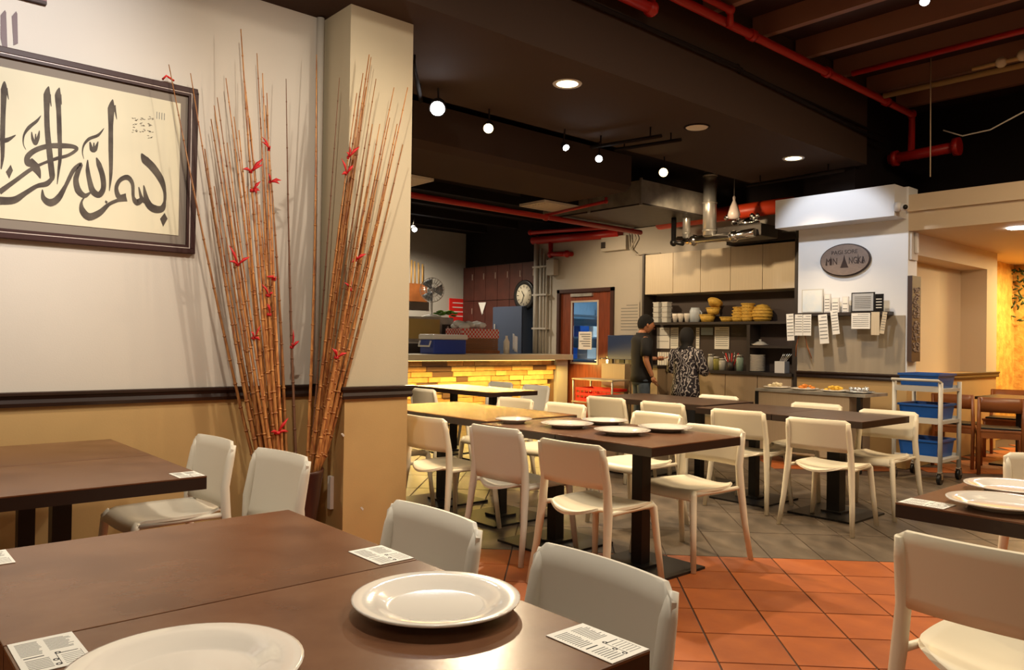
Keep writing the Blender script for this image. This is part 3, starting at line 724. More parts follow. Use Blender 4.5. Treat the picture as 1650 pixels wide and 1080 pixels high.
# back cabinet carrying the oven, fan
sb = thing('back_shelf_unit', 'low dark unit behind the counter under the oven and fan', 'cabinet', (7.6, 11.0, 0))
MB().box(-1.0, 1.0, -.35, .35, 0, 1.22).build('body', DKB, sb); MB().box(-1.02, 1.02, -.37, .37, 1.221, 1.25).build('top', W_GREY, sb)
ov = thing('oven', 'yellow-windowed steel oven behind the blue cool box', 'oven', (7.55, 10.98, 1.25))
MB().box(-.5, .5, -.28, .28, 0, .42).build('body', STEEL, ov, bevel=.01); MB().box(-.46, .2, -.295, -.281, .05, .38).build('door', mat('amber_glass', (.55, .38, .12), .2), ov); MB().box(.26, .46, -.29, -.281, .1, .3).build('control_panel', DKB, ov)
mb = MB()
for kz in (.15, .25): mb.tube([(.36, -.31, kz), (.36, -.29, kz)], .02, 10)
mb.build('knobs', CHROME, ov)
# fan
f = thing('table_fan', 'white table fan standing on the oven behind the counter', 'fan', (7.78, 10.98, 1.67))
MB().lathe([(.0001, 0), (.17, 0), (.17, .02), (.05, .05), (.0001, .05)], 24).build('base', PLASB, f)
MB().tube([(0, 0, .05), (0, 0, .42)], .022, 10).build('pole', PLASB, f)
Mf = T(0, 0, .47) @ Matrix.Rotation(R(-28), 4, 'Z') @ Matrix.Rotation(R(90), 4, 'X')
def rt(mb, M):
    mb.v = [tuple(M @ Vector(v)) for v in mb.v]; return mb
rt(MB().lathe([(.0001, -.16), (.06, -.14), (.075, -.06), (.07, -.01), (.0001, 0)], 20), Mf).build('motor', PLASB, f)
for k in range(3):
    a = k*2.094; b = MB().sheet(lambda u, v: (math.cos(a+(v-.5)*1.1)*(.03+u*.16), math.sin(a+(v-.5)*1.1)*(.03+u*.16), .05+.05*(v-.5)), 4, 4, .003)
    rt(b, Mf).build('blade', mat('grey_blade', (.25, .27, .3), .3), f)
mb = MB()
for rr_, zz in ((.21, .05), (.205, .02), (.205, .09), (.12, .0), (.12, .11), (.05, .115)):
    mb.tube([(rr_*math.cos(t_*math.pi/12), rr_*math.sin(t_*math.pi/12), zz) for t_ in range(25)], .003, 5, cap=False)
for k in range(24):
    a = k*math.pi/12; cc, ss = math.cos(a), math.sin(a)
    mb.tube([(.05*cc, .05*ss, .115), (.12*cc, .12*ss, .11), (.205*cc, .205*ss, .09), (.21*cc, .21*ss, .05), (.205*cc, .205*ss, .02), (.12*cc, .12*ss, 0), (.06*cc, .06*ss, -.01)], .0022, 4)
rt(mb, Mf).build('wire_guard', CHROME, f, kind='stuff')
# bamboo utensils on the far wall (rolling pins on a rack)
ut = thing('utensil_rack', 'wooden rack of upright sticks hanging on the far wall beside the pillar', 'rack', (8.55, 12.74, 2.28))
MB().box(-.35, .3, -.1, .05, -.25, .1).build('holder', ORW, ut)
for k in range(7): MB().tube([(-.3+k*.09, -.02, .1), (-.3+k*.09+random.uniform(-.02, .02), -.02, .62-.02*k)], .018, 6).build('stick', mat('pale_wood_stick', (.55, .32, .10), .5), ut)
# red poster
pz = at(738, 505, 'Y', 12.78); po = tag(box(pz.x-.22, pz.x+.2, 12.77, 12.795, pz.z-.45, pz.z+.3).build('poster', BRIGHTRED), 'red notice on the far wall beside the brown panels', 'poster')
mb = MB()
for k in range(4): mb.box(pz.x-.15, pz.x+.13, 12.765, 12.77, pz.z+.2-k*.09, pz.z+.22-k*.09)
mb.build('printed_lines', PAPER, po)
# basket with gingham cloth
bs = thing('wicker_basket', 'wicker basket lined with red checked cloth behind the counter', 'basket', (8.15, 10.3, 1.12))
stb = thing('basket_stand', 'small wooden stand under the gingham lined basket', 'stand', (8.15, 10.3, 0)); 
MB().box(-.4, .4, -.25, .25, 1.06, 1.12).build('top', ORW, stb)
for sx in (-.36, .36):
    for sy in (-.21, .21): MB().box(sx-.03, sx+.03, sy-.03, sy+.03, 0, 1.06).build('leg', W_GREY, stb)
mb = MB()
for k in range(7): 
    e = .002*(k % 2); mb.box(-.38-e, .38+e, -.22-e, .22+e, k*.035+.001, k*.035+.033)
mb.build('woven_body', mat('wicker', (.28, .12, .05), .7, bump=.8, bscale=60), bs)
GIN = mat('gingham_cloth', (.75, .2, .15), .8)
nt = GIN.node_tree; tc = nt.nodes.new('ShaderNodeTexCoord'); ck = nt.nodes.new('ShaderNodeTexChecker'); ck.inputs['Scale'].default_value = 28
ck.inputs['Color1'].default_value = (.75, .04, .03, 1); ck.inputs['Color2'].default_value = (.8, .72, .65, 1); nt.links.new(tc.outputs['Object'], ck.inputs[0]); nt.links.new(ck.outputs[0], nt.nodes['Principled BSDF'].inputs['Base Color'])
MB().box(-.395, .395, -.235, .235, .20, .36).build('cloth', GIN, bs, bevel=.02)
rnd = random.Random(4); mb = MB()
for k in range(14): mb.sphere((rnd.uniform(-.36, .15), rnd.uniform(-.15, .15), .40+rnd.uniform(-.02, .05)), rnd.uniform(.05, .09), 8, (1.3, 1, .7))
mb.build('plastic_bags', mat('milky_plastic', (.88, .89, .88), .4), bs, kind='stuff')
mb = MB()
for k in range(26):
    a = rnd.uniform(0, 6.28); mb.sphere((7.98+rnd.uniform(-.13, .2), 10.9+rnd.uniform(-.1, .1), 1.72+rnd.uniform(0, .08)), .045, 6, (1.4, 1, .4), Matrix.Rotation(a, 4, 'Z'))
g_ = mb.build('leafy_greens', mat('leaf_green', (.12, .30, .03), .5), kind='stuff'); tag(g_, 'bunch of green leaves on the oven beside the fan', 'vegetables')
g_.location = (0, 0, -.01)
# brown panelled lockers, blue fridge, clock
lk = thing('brown_locker_wall', 'tall red-brown panelled locker wall behind the basket', 'cabinet', (9.85, 11.65, 0))
MB().box(-.0, .06, -1.1, 1.12, 0, 2.78).build('carcass', DKB, lk)
LKM = mat('dark_red_brown_panel', (.085, .022, .014), .45, noise=.3, nscale=5)
LKH = mat('pale_handle', (.5, .4, .33), .3, metal=.5)
for i in range(6):
    for j in range(4):
        y0 = -1.08+i*.365; z0 = .02+j*.69
        d = MB().box(-.022, -.002, y0, y0+.355, z0, z0+.68).build('locker_door', LKM, lk, bevel=.004)
        MB().box(-.034, -.022, y0+.04, y0+.055, z0+.42, z0+.54).build('handle', LKH, d)
MB().prism([(-.12, .12), (.12, .12), (0, -.13)], .01, T(-.03, .45, 1.93) @ FX).build('pennant', PAPER, lk, label='small pale triangular pennant')
fg = thing('blue_steel_fridge', 'tall blue steel fridge behind the counter under the round clock', 'fridge', (9.6, 10.95, 0))
BLS = mat('blue_reflecting_steel', (.07, .095, .16), .3, metal=.3)
MB().box(-.1, .2, -.42, .42, 0, 1.93).build('body', BLS, fg, bevel=.01); MB().box(-.125, -.101, -.41, .41, .9, 1.92).build('door', BLS, fg, bevel=.005); MB().box(-.16, -.126, .3, .33, 1.1, 1.6).build('handle', CHROME, fg)
ck_ = thing('wall_clock', 'round black-rimmed wall clock over the blue fridge', 'clock', (9.62, 10.62, 2.13))
Mc = FX
rt(MB().lathe([(.0001, -.02), (.27, -.02), (.285, .0), (.28, .03), (.25, .035), (.205, .02), (.0001, .02)], 40), Mc).build('rim', IRON, ck_)
dl_ = rt(MB().lathe([(.0001, .022), (.2, .022), (.2, .026), (.0001, .026)], 40), Mc).build('dial', mat('ivory_dial', (.7, .62, .46), .5), ck_)
mb = MB()
for k in range(12):
    a = k*math.pi/6; mb.box(-.006, .006, .145, .185, .027, .029, Mc @ Matrix.Rotation(a, 4, 'Z'))
mb.build('hour_marks', IRON, dl_)
MB().box(-.007, .007, -.02, .10, .03, .032, Mc @ Matrix.Rotation(R(35), 4, 'Z')).build('hour_hand', IRON, dl_)
MB().box(-.005, .005, -.02, .15, .033, .035, Mc @ Matrix.Rotation(R(160), 4, 'Z')).build('minute_hand', IRON, dl_)
p = at(835, 515, 'X', 9.5)
cp = thing('spray_bottle', 'pale bottle with hanging cloth standing on the counter end before the blue fridge', 'bottle', (8.35, 9.65, CT))
MB().lathe([(.0001, 0), (.05, 0), (.05, .2), (.02, .26), (.02, .3), (.0001, .3)], 16).build('bottle', W_CREAM, cp)
MB().sheet(lambda u, v: (.07+.1*u, -.07-.02*math.sin(u*9), .34-.26*v-.06*u), 6, 4, .004).build('cloth', mat('grey_blue_cloth', (.5, .52, .6), .8), cp)
# ================================================================== back wall: pipes, isolators, AC
pc = thing('pipe_bundle', 'bundle of beige painted pipes running down the wall left of the brown door', 'pipes', (9.53, 10.08, 0))
for k, (dy, r_) in enumerate(((.14, .05), (.02, .03), (-.06, .022), (-.13, .018))):
    MB().tube([(0, dy, .95), (0, dy, 3.05-.1*k)], r_, 10).build('pipe', W_GREY, pc)
for zz in (1.5, 2.1, 2.6): MB().box(-.05, .04, -.17, .2, zz, zz+.03).build('bracket', W_GREY, pc)
MB().box(-.08, .04, -.38, -.2, 2.45, 2.72).build('valve_box', W_GREY, pc)
ac = thing('wall_isolator_box', 'small beige electrical box with cables high on the wall right of the door', 'electrical box', (9.56, 8.35, 2.88))
MB().box(-.08, .04, -.25, .28, -.11, .12).build('box', W_GREY, ac, bevel=.01); MB().box(-.1, -.081, .18, .26, -.06, .04).build('switch', DKB, ac)
MB().tube([(-.03, -.27, .2), (-.03, -.3, -.1), (-.03, -.42, -.2), (-.03, -.9, -.22)], .012, 6).build('cable', W_GREY, ac)
MB().tube([(-.03, -.35, .2), (-.03, -.42, .05), (-.03, -.30, -.12)], .012, 6).build('cable', W_GREY, ac)
def papers(x0, y0, x1, y1, X, name, label, cat, lines=8, col=PAPER, tilt=0, ink=GINK, group=None, th=.006):
    a = at(x0, y0, 'X', X); b = at(x1, y1, 'X', X); cy, cz = (a.y+b.y)/2, (a.z+b.z)/2; hw, hh = abs(a.y-b.y)/2, abs(a.z-b.z)/2
    t = thing(name, label, cat, (X, cy, cz), group=group); Mt = Matrix.Rotation(R(tilt), 4, 'X')
    MB().box(-th, 0, -hw, hw, -hh, hh, Mt).build('sheet', col, t)
    if lines:
        mb = MB(); rn = random.Random(lines)
        for k in range(lines):
            z = hh*.85-k*hh*1.7/lines; mb.box(-th-.0015, -th, -hw*.85, hw*.85 if k else hw*.3, z-hh*.05, z, Mt)
        mb.build('printed_lines', ink, t, kind='stuff')
    return t
papers(999, 488, 1030, 540, 9.59, 'notice_sheet', 'grey handwritten notice sheet on the wall between the door and the man', 'notice', 9, W_GREY)
mn = thing('monitor', 'dark blue-lit monitor on the stand left of the man', 'monitor', (9.42, 8.12, 1.02))
MB().box(-.02, .02, -.26, .26, .0, .38).build('screen', mat('screen_glass', (.02, .03, .06), .3, emit=(.03, .06, .12), es=.12), mn, bevel=.006); MB().box(.021, .05, -.05, .05, -.06, .3).build('stand', IRON, mn)
ms = thing('monitor_stand', 'beige box cabinet under the monitor left of the man', 'cabinet', (9.4, 8.12, 0)); MB().box(-.16, .16, -.24, .24, .5, .95).build('box', CABD, ms); MB().box(-.18, .18, -.26, .26, .46, .499).build('shelf', STEEL, ms)
for sy in (-.22, .22): MB().box(-.15, .15, sy-.02, sy+.02, 0, .46).build('leg', STEEL, ms)
ct = thing('steel_cart', 'steel cart holding a red crate in front of the brown door', 'cart', (8.95, 8.1, 0))
for zz in (.35, .70): MB().box(-.22, .22, -.42, .42, zz, zz+.02).build('shelf', STEEL, ct)
for sx in (-.2, .2):
    for sy in (-.4, .4): MB().tube([(sx, sy, 0), (sx, sy, .72)], .015, 8).build('post', STEEL, ct)
cr = thing('crate', 'red plastic crate on the steel cart before the brown door', 'crate', (8.95, 8.1, .371))
mb = MB(); mb.box(-.19, .19, -.36, .36, 0, .01)
for zz in (.01, .09, .17): mb.box(-.19, -.18, -.36, .36, zz, zz+.04).box(.18, .19, -.36, .36, zz, zz+.04).box(-.18, .18, -.36, -.35, zz, zz+.04).box(-.18, .18, .35, .36, zz, zz+.04)
for k in range(9): yy = -.36+k*.0878; mb.box(-.191, -.181, yy, yy+.015, 0, .21)
mb.build('basket', BRIGHTRED, cr)
# ================================================================== kitchen units
ys = [7.56, 7.04, 6.56, 6.07, 5.58, 5.07]
names = ['first wall cabinet from the left, nearest the door side', 'second wall cabinet from the left', 'middle wall cabinet of the row of five', 'second wall cabinet from the white sign wall', 'wall cabinet touching the white sign wall']
for k in range(5):
    y1, y0 = ys[k], ys[k+1]; t = thing('wall_cabinet', 'beige '+names[k], 'cabinet', (9.45, (y0+y1)/2, 2.02), group='beige wall cabinets'); hw = (y1-y0)/2-.002
    MB().box(-.12, .145, -hw, hw, 0, .60).build('body', CAB, t); MB().box(-.142, -.121, -hw+.002, hw-.002, .0, .60).build('door', CAB, t, bevel=.002)
tag(box(9.29, 9.6, 7.565, 7.60, .0, 2.64).build('side_panel', DKB), 'tall thin dark panel closing the left end of the cabinets', 'panel')
tag(box(9.2, 9.6, 5.0, 5.06, .0, 2.64).build('side_panel', DKB), 'tall thin dark panel between the cabinets and the white sign wall', 'panel')
tag(box(9.565, 9.595, 5.07, 7.56, .9, 2.0).build('backboard', mat('dark_backboard', (.045, .03, .025), .6)), 'dark backboard of the kitchen niche', 'panel')
sh = thing('open_shelf', 'dark open shelf under the wall cabinets carrying bowls and yellow baskets', 'shelf', (9.43, 6.3, 1.56))
MB().box(-.13, .134, -1.1, 1.1, 0, .035).build('board', DKB, sh)
s2 = thing('small_shelf_unit', 'dark open shelf unit on the worktop holding the plate stack', 'shelf', (9.43, 5.47, .921))
MB().box(-.13, .13, -.33, .28, .32, .35).build('board', DKB, s2); MB().box(-.13, .13, .281, .33, 0, .63).build('side', DKB, s2); MB().box(-.13, .13, -.37, -.331, 0, .63).build('side', DKB, s2)
tag(box(9.17, 9.6, 5.07, 7.05, .88, .92).build('worktop', DKB), 'dark brown worktop behind the woman in the patterned blouse', 'worktop')
for k, (y1, y0) in enumerate(((7.04, 6.55), (6.55, 6.06), (6.06, 5.57), (5.57, 5.08))):
    t = thing('base_cabinet', 'tan base cabinet under the worktop, '+['partly behind the woman', 'just right of the woman', 'second right of the woman', 'nearest the sign wall'][k], 'cabinet', (9.4, (y0+y1)/2, 0), group='tan base cabinets'); hw = (y1-y0)/2-.002
    MB().box(-.18, .19, -hw, hw, .08, .878).build('body', CABD, t); MB().box(-.202, -.181, -hw+.003, hw-.003, .1, .87).build('door', CABD, t, bevel=.002)
    MB().box(-.15, .19, -hw, hw, 0, .079).build('plinth', DKB, t)
t = thing('island_cabinet', 'tan cabinet with dark top between the man and the woman', 'cabinet', (9.3, 7.32, 0))
MB().box(-.3, .27, -.26, .22, 0, .92).build('body', CABD, t); MB().box(-.32, .28, -.27, .235, .921, .96).build('top', DKB, t); MB().box(-.305, -.301, -.24, .2, .5, .505).build('drawer_gap', DKB, t)
# shelf contents
def onshelf(px, X, z): return at(px, 518, 'X', X).y
ZS = 1.596
BOX = mat('clear_lunch_box', (.55, .55, .52), .25)
for k in range(8):
    y = onshelf(1060+(k % 2)*14, 9.42, 0); z = ZS+(k//2)*.078
    t = thing('food_container', 'clear plastic food container on the open shelf, %s stack, %s one' % (('left', 'right')[k % 2], ('lowest', 'second', 'third', 'topmost')[k//2]), 'container', (9.42, y, z), group='stacked clear containers')
    MB().prism([(-.055, -.05), (.055, -.05), (.055, .05), (-.055, .05)], .06).build('tub', BOX, t, bevel=.008); MB().box(-.06, .06, -.055, .055, .061, .072).build('lid', PLASB, t)
for k, x in enumerate((1088, 1097, 1107)):
    t = thing('white_bowl', 'white bowl on the open shelf, '+('left', 'middle', 'right')[k]+' of three beside the steel jug', 'bowl', (9.42, onshelf(x, 9.42, 0), ZS), group='white bowls on the shelf')
    MB().lathe([(.0001, .005), (.03, 0), (.045, .10), (.048, .13), (.044, .13), (.03, .02), (.0001, .015)], 20).build('bowl', PORC, t)
t = thing('jug', 'pale blue-grey jug on the open shelf left of the yellow baskets', 'jug', (9.42, onshelf(1120, 9.42, 0), ZS))
MB().lathe([(.0001, 0), (.075, 0), (.08, .16), (.06, .21), (.055, .21), (.05, .02), (.0001, .01)], 20).build('body', mat('pale_blue_enamel', (.55, .62, .70), .3), t); MB().tube([(0, -.075, .17), (0, -.11, .14), (0, -.11, .06), (0, -.078, .04)], .008, 6).build('handle', MATS['pale_blue_enamel'], t)
RAT = mat('yellow_rattan', (.75, .48, .08), .6, bump=.8, bscale=70, noise=.3, nscale=20, col2=(.55, .32, .05))
def basket(px, z, r, h, label, tiltx=0, n=24, X=9.42):
    t = thing('rattan_basket', label, 'basket', (X, onshelf(px, X, 0), z), group='yellow rattan baskets'); M = Matrix.Rotation(R(tiltx), 4, 'Y')
    rt(MB().lathe([(.0001, .004), (r*.72, 0), (r, h), (r*.94, h), (r*.68, .012), (.0001, .012)], n), M).build('bowl', RAT, t)
    rt(MB().tube([(r*.97*math.cos(a*math.pi/10), r*.97*math.sin(a*math.pi/10), h) for a in range(21)], .009, 6), M).build('rim', RAT, t)
basket(1140, ZS, .115, .10, 'yellow rattan basket, lowest of the leaning pile beside the jug')
basket(1150, ZS+.235, .105, .06, 'yellow rattan basket tilted on top of the leaning pile', 32)
basket(1149, ZS+.105, .10, .09, 'yellow rattan basket in the middle of the leaning pile')
basket(1172, ZS, .105, .06, 'low yellow rattan basket between the two piles')
for k in range(4): basket(1190, ZS+k*.045, .10-.008*k, .06, 'yellow rattan basket in the short pile, '+('lowest', 'second', 'third', 'topmost')[k]+' of four')
for k in range(5): basket(1205, ZS+k*.045, .09, .06, 'yellow rattan basket in the tall narrow pile, '+('lowest', 'second', 'third', 'fourth', 'topmost')[k]+' of five', X=9.38)
t = thing('rattan_basket', 'big bulging yellow rattan basket at the right end of the row', 'basket', (9.42, onshelf(1228, 9.42, 0), ZS), group='yellow rattan baskets')
MB().lathe([(.0001, 0), (.10, 0), (.135, .08), (.13, .15), (.07, .22), (.0001, .235)], 24).build('bowl', RAT, t)
mb = MB()
for zz, r_ in ((.03, .118), (.07, .134), (.11, .137), (.15, .132), (.19, .1)): mb.tube([(r_*math.cos(a*math.pi/10), r_*math.sin(a*math.pi/10), zz) for a in range(21)], .007, 5)
mb.build('woven_hoops', RAT, t, kind='stuff')
# plate stack and things on the worktop
yb = at(1219, 580, 'X', 9.42).y
for k in range(13):
    tag(MB().lathe([(.0001, 0), (.07, 0), (.115, .012), (.117, .017), (.07, .006), (.0001, .005)], 28).build('dinner_plate', PORC, loc=(9.42, yb, .921+k*.0175)), ('lowest white plate in the tall stack on the kitchen worktop' if k == 0 else 'topmost white plate in the tall stack on the kitchen worktop' if k == 12 else 'white plate number %d from the bottom of the tall stack on the kitchen worktop' % (k+1)), 'plate', 'stacked plates on the worktop')
t = thing('covered_dish', 'white dish with knobbed lid on the small dark shelf above the plate stack', 'dish', (9.42, at(1225, 550, 'X', 9.42).y, 1.272)); MB().lathe([(.0001, 0), (.09, 0), (.12, .02), (.0001, .022)], 24).build('dish', PORC, t); MB().lathe([(.09, .0221), (.05, .05), (.012, .06), (.02, .08), (.0001, .085)], 20).build('lid', BOX, t)
for k, (x, y0, c_, h_) in enumerate(((1192, 590, 'green', .2), (1146, 590, 'clear', .2), (1155, 590, 'amber', .17), (1164, 590, 'clear', .15))):
    yy = at(x, y0, 'X', 9.35).y; M_ = mat('jar_'+c_, {'green': (.30, .42, .36), 'clear': (.5, .5, .46), 'amber': (.3, .28, .08)}[c_], .2)
    t = thing('jar', c_+' jar on the worktop, '+('beside the plate stack', 'right of the woman, tallest', 'right of the woman, shorter', 'right of the woman, last')[k], 'jar', (9.35, yy, .921))
    MB().lathe([(.0001, 0), (.045, 0), (.05, h_*.85), (.04, h_*.95), (.0001, h_*.95)], 16).build('glass', M_, t); MB().lathe([(.0001, h_*.951), (.046, h_*.951), (.046, h_*1.12), (.0001, h_*1.12)], 16).build('lid', STEEL, t)
t = thing('cutlery_holder', 'holder full of spoons leaning on the worktop, right of the green jar pile', 'holder', (9.35, at(1178, 588, 'X', 9.35).y, .921)); MB().lathe([(.0001, 0), (.04, 0), (.05, .12), (.045, .12), (.0001, .01)], 14).build('cup', DKB, t)
for k in range(6): MB().tube([(0, .02*(k-2.5)/2, .03), (-.02, .05*(k-2.5), .24+.02*(k % 2))], [.004, .008], 5).build('spoon', CHROME if k % 2 else BRIGHTRED, t)
t = thing('cutlery_holder', 'square white cutlery box near the sign wall end of the worktop', 'holder', (9.32, at(1260, 590, 'X', 9.32).y, .921)); MB().box(-.06, .06, -.07, .07, 0, .15).build('box', PLASB, t)
for k in range(5): MB().tube([(0, -.05+.02*k, .15), (.0, -.09+.03*k-.05, .25)], [.005, .007], 5).build('fork', CHROME, t)
papers(1059, 528, 1079, 562, 9.56, 'notice_sheet', 'white notice on the dark backboard between the man and the woman, left one', 'notice', 3)
papers(1081, 528, 1093, 562, 9.56, 'notice_sheet', 'white ruled notice on the backboard touching the left of the dark headscarf', 'notice', 10)
papers(1122, 528, 1127, 562, 9.56, 'notice_sheet', 'narrow white notice on the backboard just right of the dark headscarf', 'notice', 8)
papers(1130, 528, 1149, 540, 9.56, 'notice_sheet', 'blue-grey photo card on the backboard right of the woman', 'notice', 2, mat('blue_grey_card', (.3, .38, .45), .5))
papers(1152, 527, 1175, 563, 9.56, 'notice_sheet', 'white ruled notice on the backboard, rightmost', 'notice', 9)
t = thing('work_box', 'row of white upright files on the worktop between the man and the woman', 'files', (9.38, at(1068, 588, 'X', 9.3).y, .962))
for k in range(5): MB().box(-.08, .05, -.1+k*.042, -.1+k*.042+.03, 0, .19).build('file', PLASB, t)
# white soffit box and oval sign
wbx = struct(box(8.2, XS, 3.42, 4.76, 2.63, 2.955), 'trim_5', W_WHITE)
sg = thing('oval_sign', 'oval grey-brown restaurant sign with dark rim on the white wall', 'sign', (XS-.002, 4.065, 2.24))
SGM = mat('brushed_grey_brown', (.27, .21, .18), .4, metal=.2, noise=.2, nscale=20, stretch=(1, 1, 6)); LET = mat('dark_letters', (.035, .022, .02), .4)
def oval(a, b, n=48): return [(a*math.cos(2*math.pi*k/n), b*math.sin(2*math.pi*k/n)) for k in range(n)]
MB().prism(oval(.285, .182), .025, FX).build('rim', LET, sg); MB().prism(oval(.272, .170), .01, T(-.0255, 0, 0) @ FX).build('panel', SGM, sg)
text('PAGI SORE', .062, T(-.0357, 0, .085) @ FX, 'top_lettering', LET, sg, sx=1.0)
XA = 'MINANGANU'
text('MIN', .105, T(-.0357, .145, -.015) @ FX, 'lower_lettering', LET, sg, sx=.72); text('NGKA', .105, T(-.0357, -.14, -.015) @ FX, 'lower_lettering', LET, sg, sx=.62)
mb = MB(); mb.prism([(-.045, -.085), (.045, -.085), (.012, .0), (.0, .055), (-.012, .0)], .003, T(-.0357, 0, 0) @ FX)
for xx, hh in ((.205, .035), (.155, .05), (-.155, .06), (-.205, .03)): mb.prism([(-.011, -.05), (.011, -.05), (0, hh)], .003, T(-.0357, xx, -.0) @ FX)
mb.build('roof_emblem', LET, sg)
tr_ = MB()
for i in range(24):
    a = R(200+i*140/23); pass
# ledge with certificates, hanging papers
ld = thing('wall_ledge', 'narrow dark ledge on the sign wall holding certificates and slips', 'shelf', (XS, 4.06, 1.62)); MB().box(-.11, -.001, -.52, .56, 0, .035).build('board', DKB, ld)
def cert(x0, y0, x1, y1, label, col, rim, lines=0, X=8.44, depth=.015, skew=0):
    a = at(x0, y0, 'X', X); b = at(x1, y1, 'X', X); hw = abs(a.y-b.y)/2; hh = abs(a.z-1.656)
    t = thing('certificate_stand', label, 'certificate', (X, (a.y+b.y)/2, 1.656)); Mt = Matrix.Rotation(R(skew), 4, 'Y')
    MB().box(0, depth, -hw, hw, 0, hh, Mt).build('frame', rim, t); MB().box(-.003, -.0005, -hw+.012, hw-.012, .012, hh-.012, Mt).build('sheet', col, t)
    if lines:
        mb = MB()
        for k in range(lines): mb.box(-.0045, -.003, -hw*.7, hw*.7, hh*.2+k*hh*.65/lines, hh*.2+k*hh*.65/lines+.008, Mt)
        mb.build('printed_lines', GINK if col is not IRON else PAPER, t)
cert(1292, 467, 1326, 503, 'framed pale blue certificate at the left end of the ledge', mat('pale_blue_print', (.62, .72, .80), .4, noise=.3, nscale=6, col2=(.8, .82, .8)), GREYM, 0)
cert(1328, 474, 1338, 503, 'narrow white stand card next to the framed certificate', PAPER, PLASB, 4)
cert(1340, 480, 1352, 503, 'clear acrylic card holder in the middle of the ledge', PAPER, PLASB, 3)
cert(1357, 478, 1367, 503, 'small acrylic trophy card right of the middle of the ledge', PAPER, PLASB, 2)
cert(1372, 472, 1409, 503, 'large grey printed plaque on the ledge', mat('grey_plaque', (.42, .43, .44), .4), IRON, 7)
cert(1410, 474, 1423, 500, 'black card with white bars at the right end of the ledge', IRON, IRON, 4, X=8.415)
for k, (x0, y0, x1, y1, tl) in enumerate(((1268, 506, 1279, 549, -3), (1281, 507, 1293, 541, 0), (1294, 507, 1307, 541, 0), (1320, 507, 1334, 554, -5), (1340, 500, 1351, 539, -7), (1372, 505, 1402, 530, 0), (1404, 503, 1417, 540, 0), (1420, 503, 1427, 538, 8))):
    papers(x0, y0, x1, y1, 8.384, 'order_slip', 'white paper slip hanging from the ledge, '+('leftmost', 'second from the left', 'third from the left', 'longest, fourth from the left', 'tilted, fifth from the left', 'wide one under the grey plaque', 'cream one right of the wide slip', 'narrow tilted one, rightmost')[k], 'paper', 7 if k != 6 else 0, PAPER if k < 6 else CAB, tl, th=.002)
for k, (x, y0, x2, y2) in enumerate(((1287, 541, 1282, 575), (1297, 541, 1308, 578))):
    a = at(x, y0, 'X', 8.42); b = at(x2, y2, 'X', 8.42)
    tag(MB().tube([a, a.lerp(b, .5)+Vector((0, .01, 0)), b], .006, 6).build('cord', ORW), 'thin brown cord hanging below the slips, '+('left', 'right')[k]+' one', 'cord')
# security camera, thermostat, carved panel on the column side
sc_ = thing('security_camera', 'white dome security camera at the corner of the white soffit box', 'camera', (8.22, 3.40, 2.72))
rt(MB().lathe([(.0001, 0), (.05, 0), (.05, .04), (.035, .06), (.0001, .06)], 18), FY).build('base', PLASB, sc_, loc=(0, .015, 0)); MB().sphere((0, -.07, -.01), .042, 16).build('dome', PLASB, sc_); MB().sphere((-.022, -.088, -.015), .026, 12).build('lens', IRON, sc_)
t = thing('intercom_phone', 'white wall phone unit on the column side above the carved panel', 'phone', (8.60, YS, 2.38)); MB().box(-.08, .08, -.03, -.001, -.18, .18).build('plate', W_CREAM, t, bevel=.005); MB().box(-.02, .03, -.06, -.031, -.11, .11).build('handset', PLASB, t, bevel=.01)
t = thing('carved_panel', 'dark carved wooden panel hanging on the side of the sign column', 'panel', (8.60, YS, 1.13)); CV = mat('carved_wood', (.07, .04, .03), .5)
MB().box(-.11, .11, -.05, -.002, 0, .90).build('frame', CV, t)
rn = random.Random(2)
for j in range(2):
    mb = MB()
    for k in range(90):
        x_ = rn.uniform(-.075, .075); z_ = .10+j*.36+rn.uniform(0, .32); mb.sphere((x_, -.053, z_), rn.uniform(.006, .014), 6, (1, .6, 1))
    mb.build('carving', mat('pale_carving', (.30, .22, .17), .6), t, kind='stuff')
# ================================================================== food counter in front of the sign wall
fc = thing('food_table', 'tan panelled side table of food trays before the sign wall', 'table', (8.02, 4.12, 0))
MB().box(-.26, .26, -.62, .60, .77, .80).build('top', STEEL, fc); MB().box(-.24, .24, -.45, .58, .12, .769).build('front_panel', CABD, fc)
for sy in (-.55, .592): MB().box(-.25, -.2, sy-.02, sy+.02, 0, .769).build('leg', IRON, fc)
rn = random.Random(8)
FOODC = [mat('food_cream', (.75, .66, .45), .6), mat('food_orange', (.75, .25, .03), .5), mat('food_yellow', (.8, .5, .05), .5), mat('foil', (.7, .72, .75), .25, metal=.9)]
for k, (y, c_, lb) in enumerate(((.45, 0, 'white plate of pale crackers at the left of the food table'), (.12, 1, 'plate of orange fruit on the food table'), (-.22, 2, 'tray of yellow and orange food on the food table'), (-.48, 3, 'crumpled foil tray at the right end of the food table'))):
    t = thing('food_plate', lb, 'plate', (7.95, 4.12+y, .801)); MB().lathe([(.0001, 0), (.1, 0), (.15, .018), (.145, .022), (.1, .006), (.0001, .006)], 20).build('plate', PORC if k < 3 else FOODC[3], t)
    mb = MB()
    for i in range(16): a = rn.uniform(0, 6.28); r_ = rn.uniform(0, .09); mb.sphere((r_*math.cos(a), r_*math.sin(a), .02+rn.uniform(0, .035)), .024, 6, (1.3, .9, .6), Matrix.Rotation(a, 4, 'Z'))
    mb.build('food', FOODC[c_], t, kind='stuff')
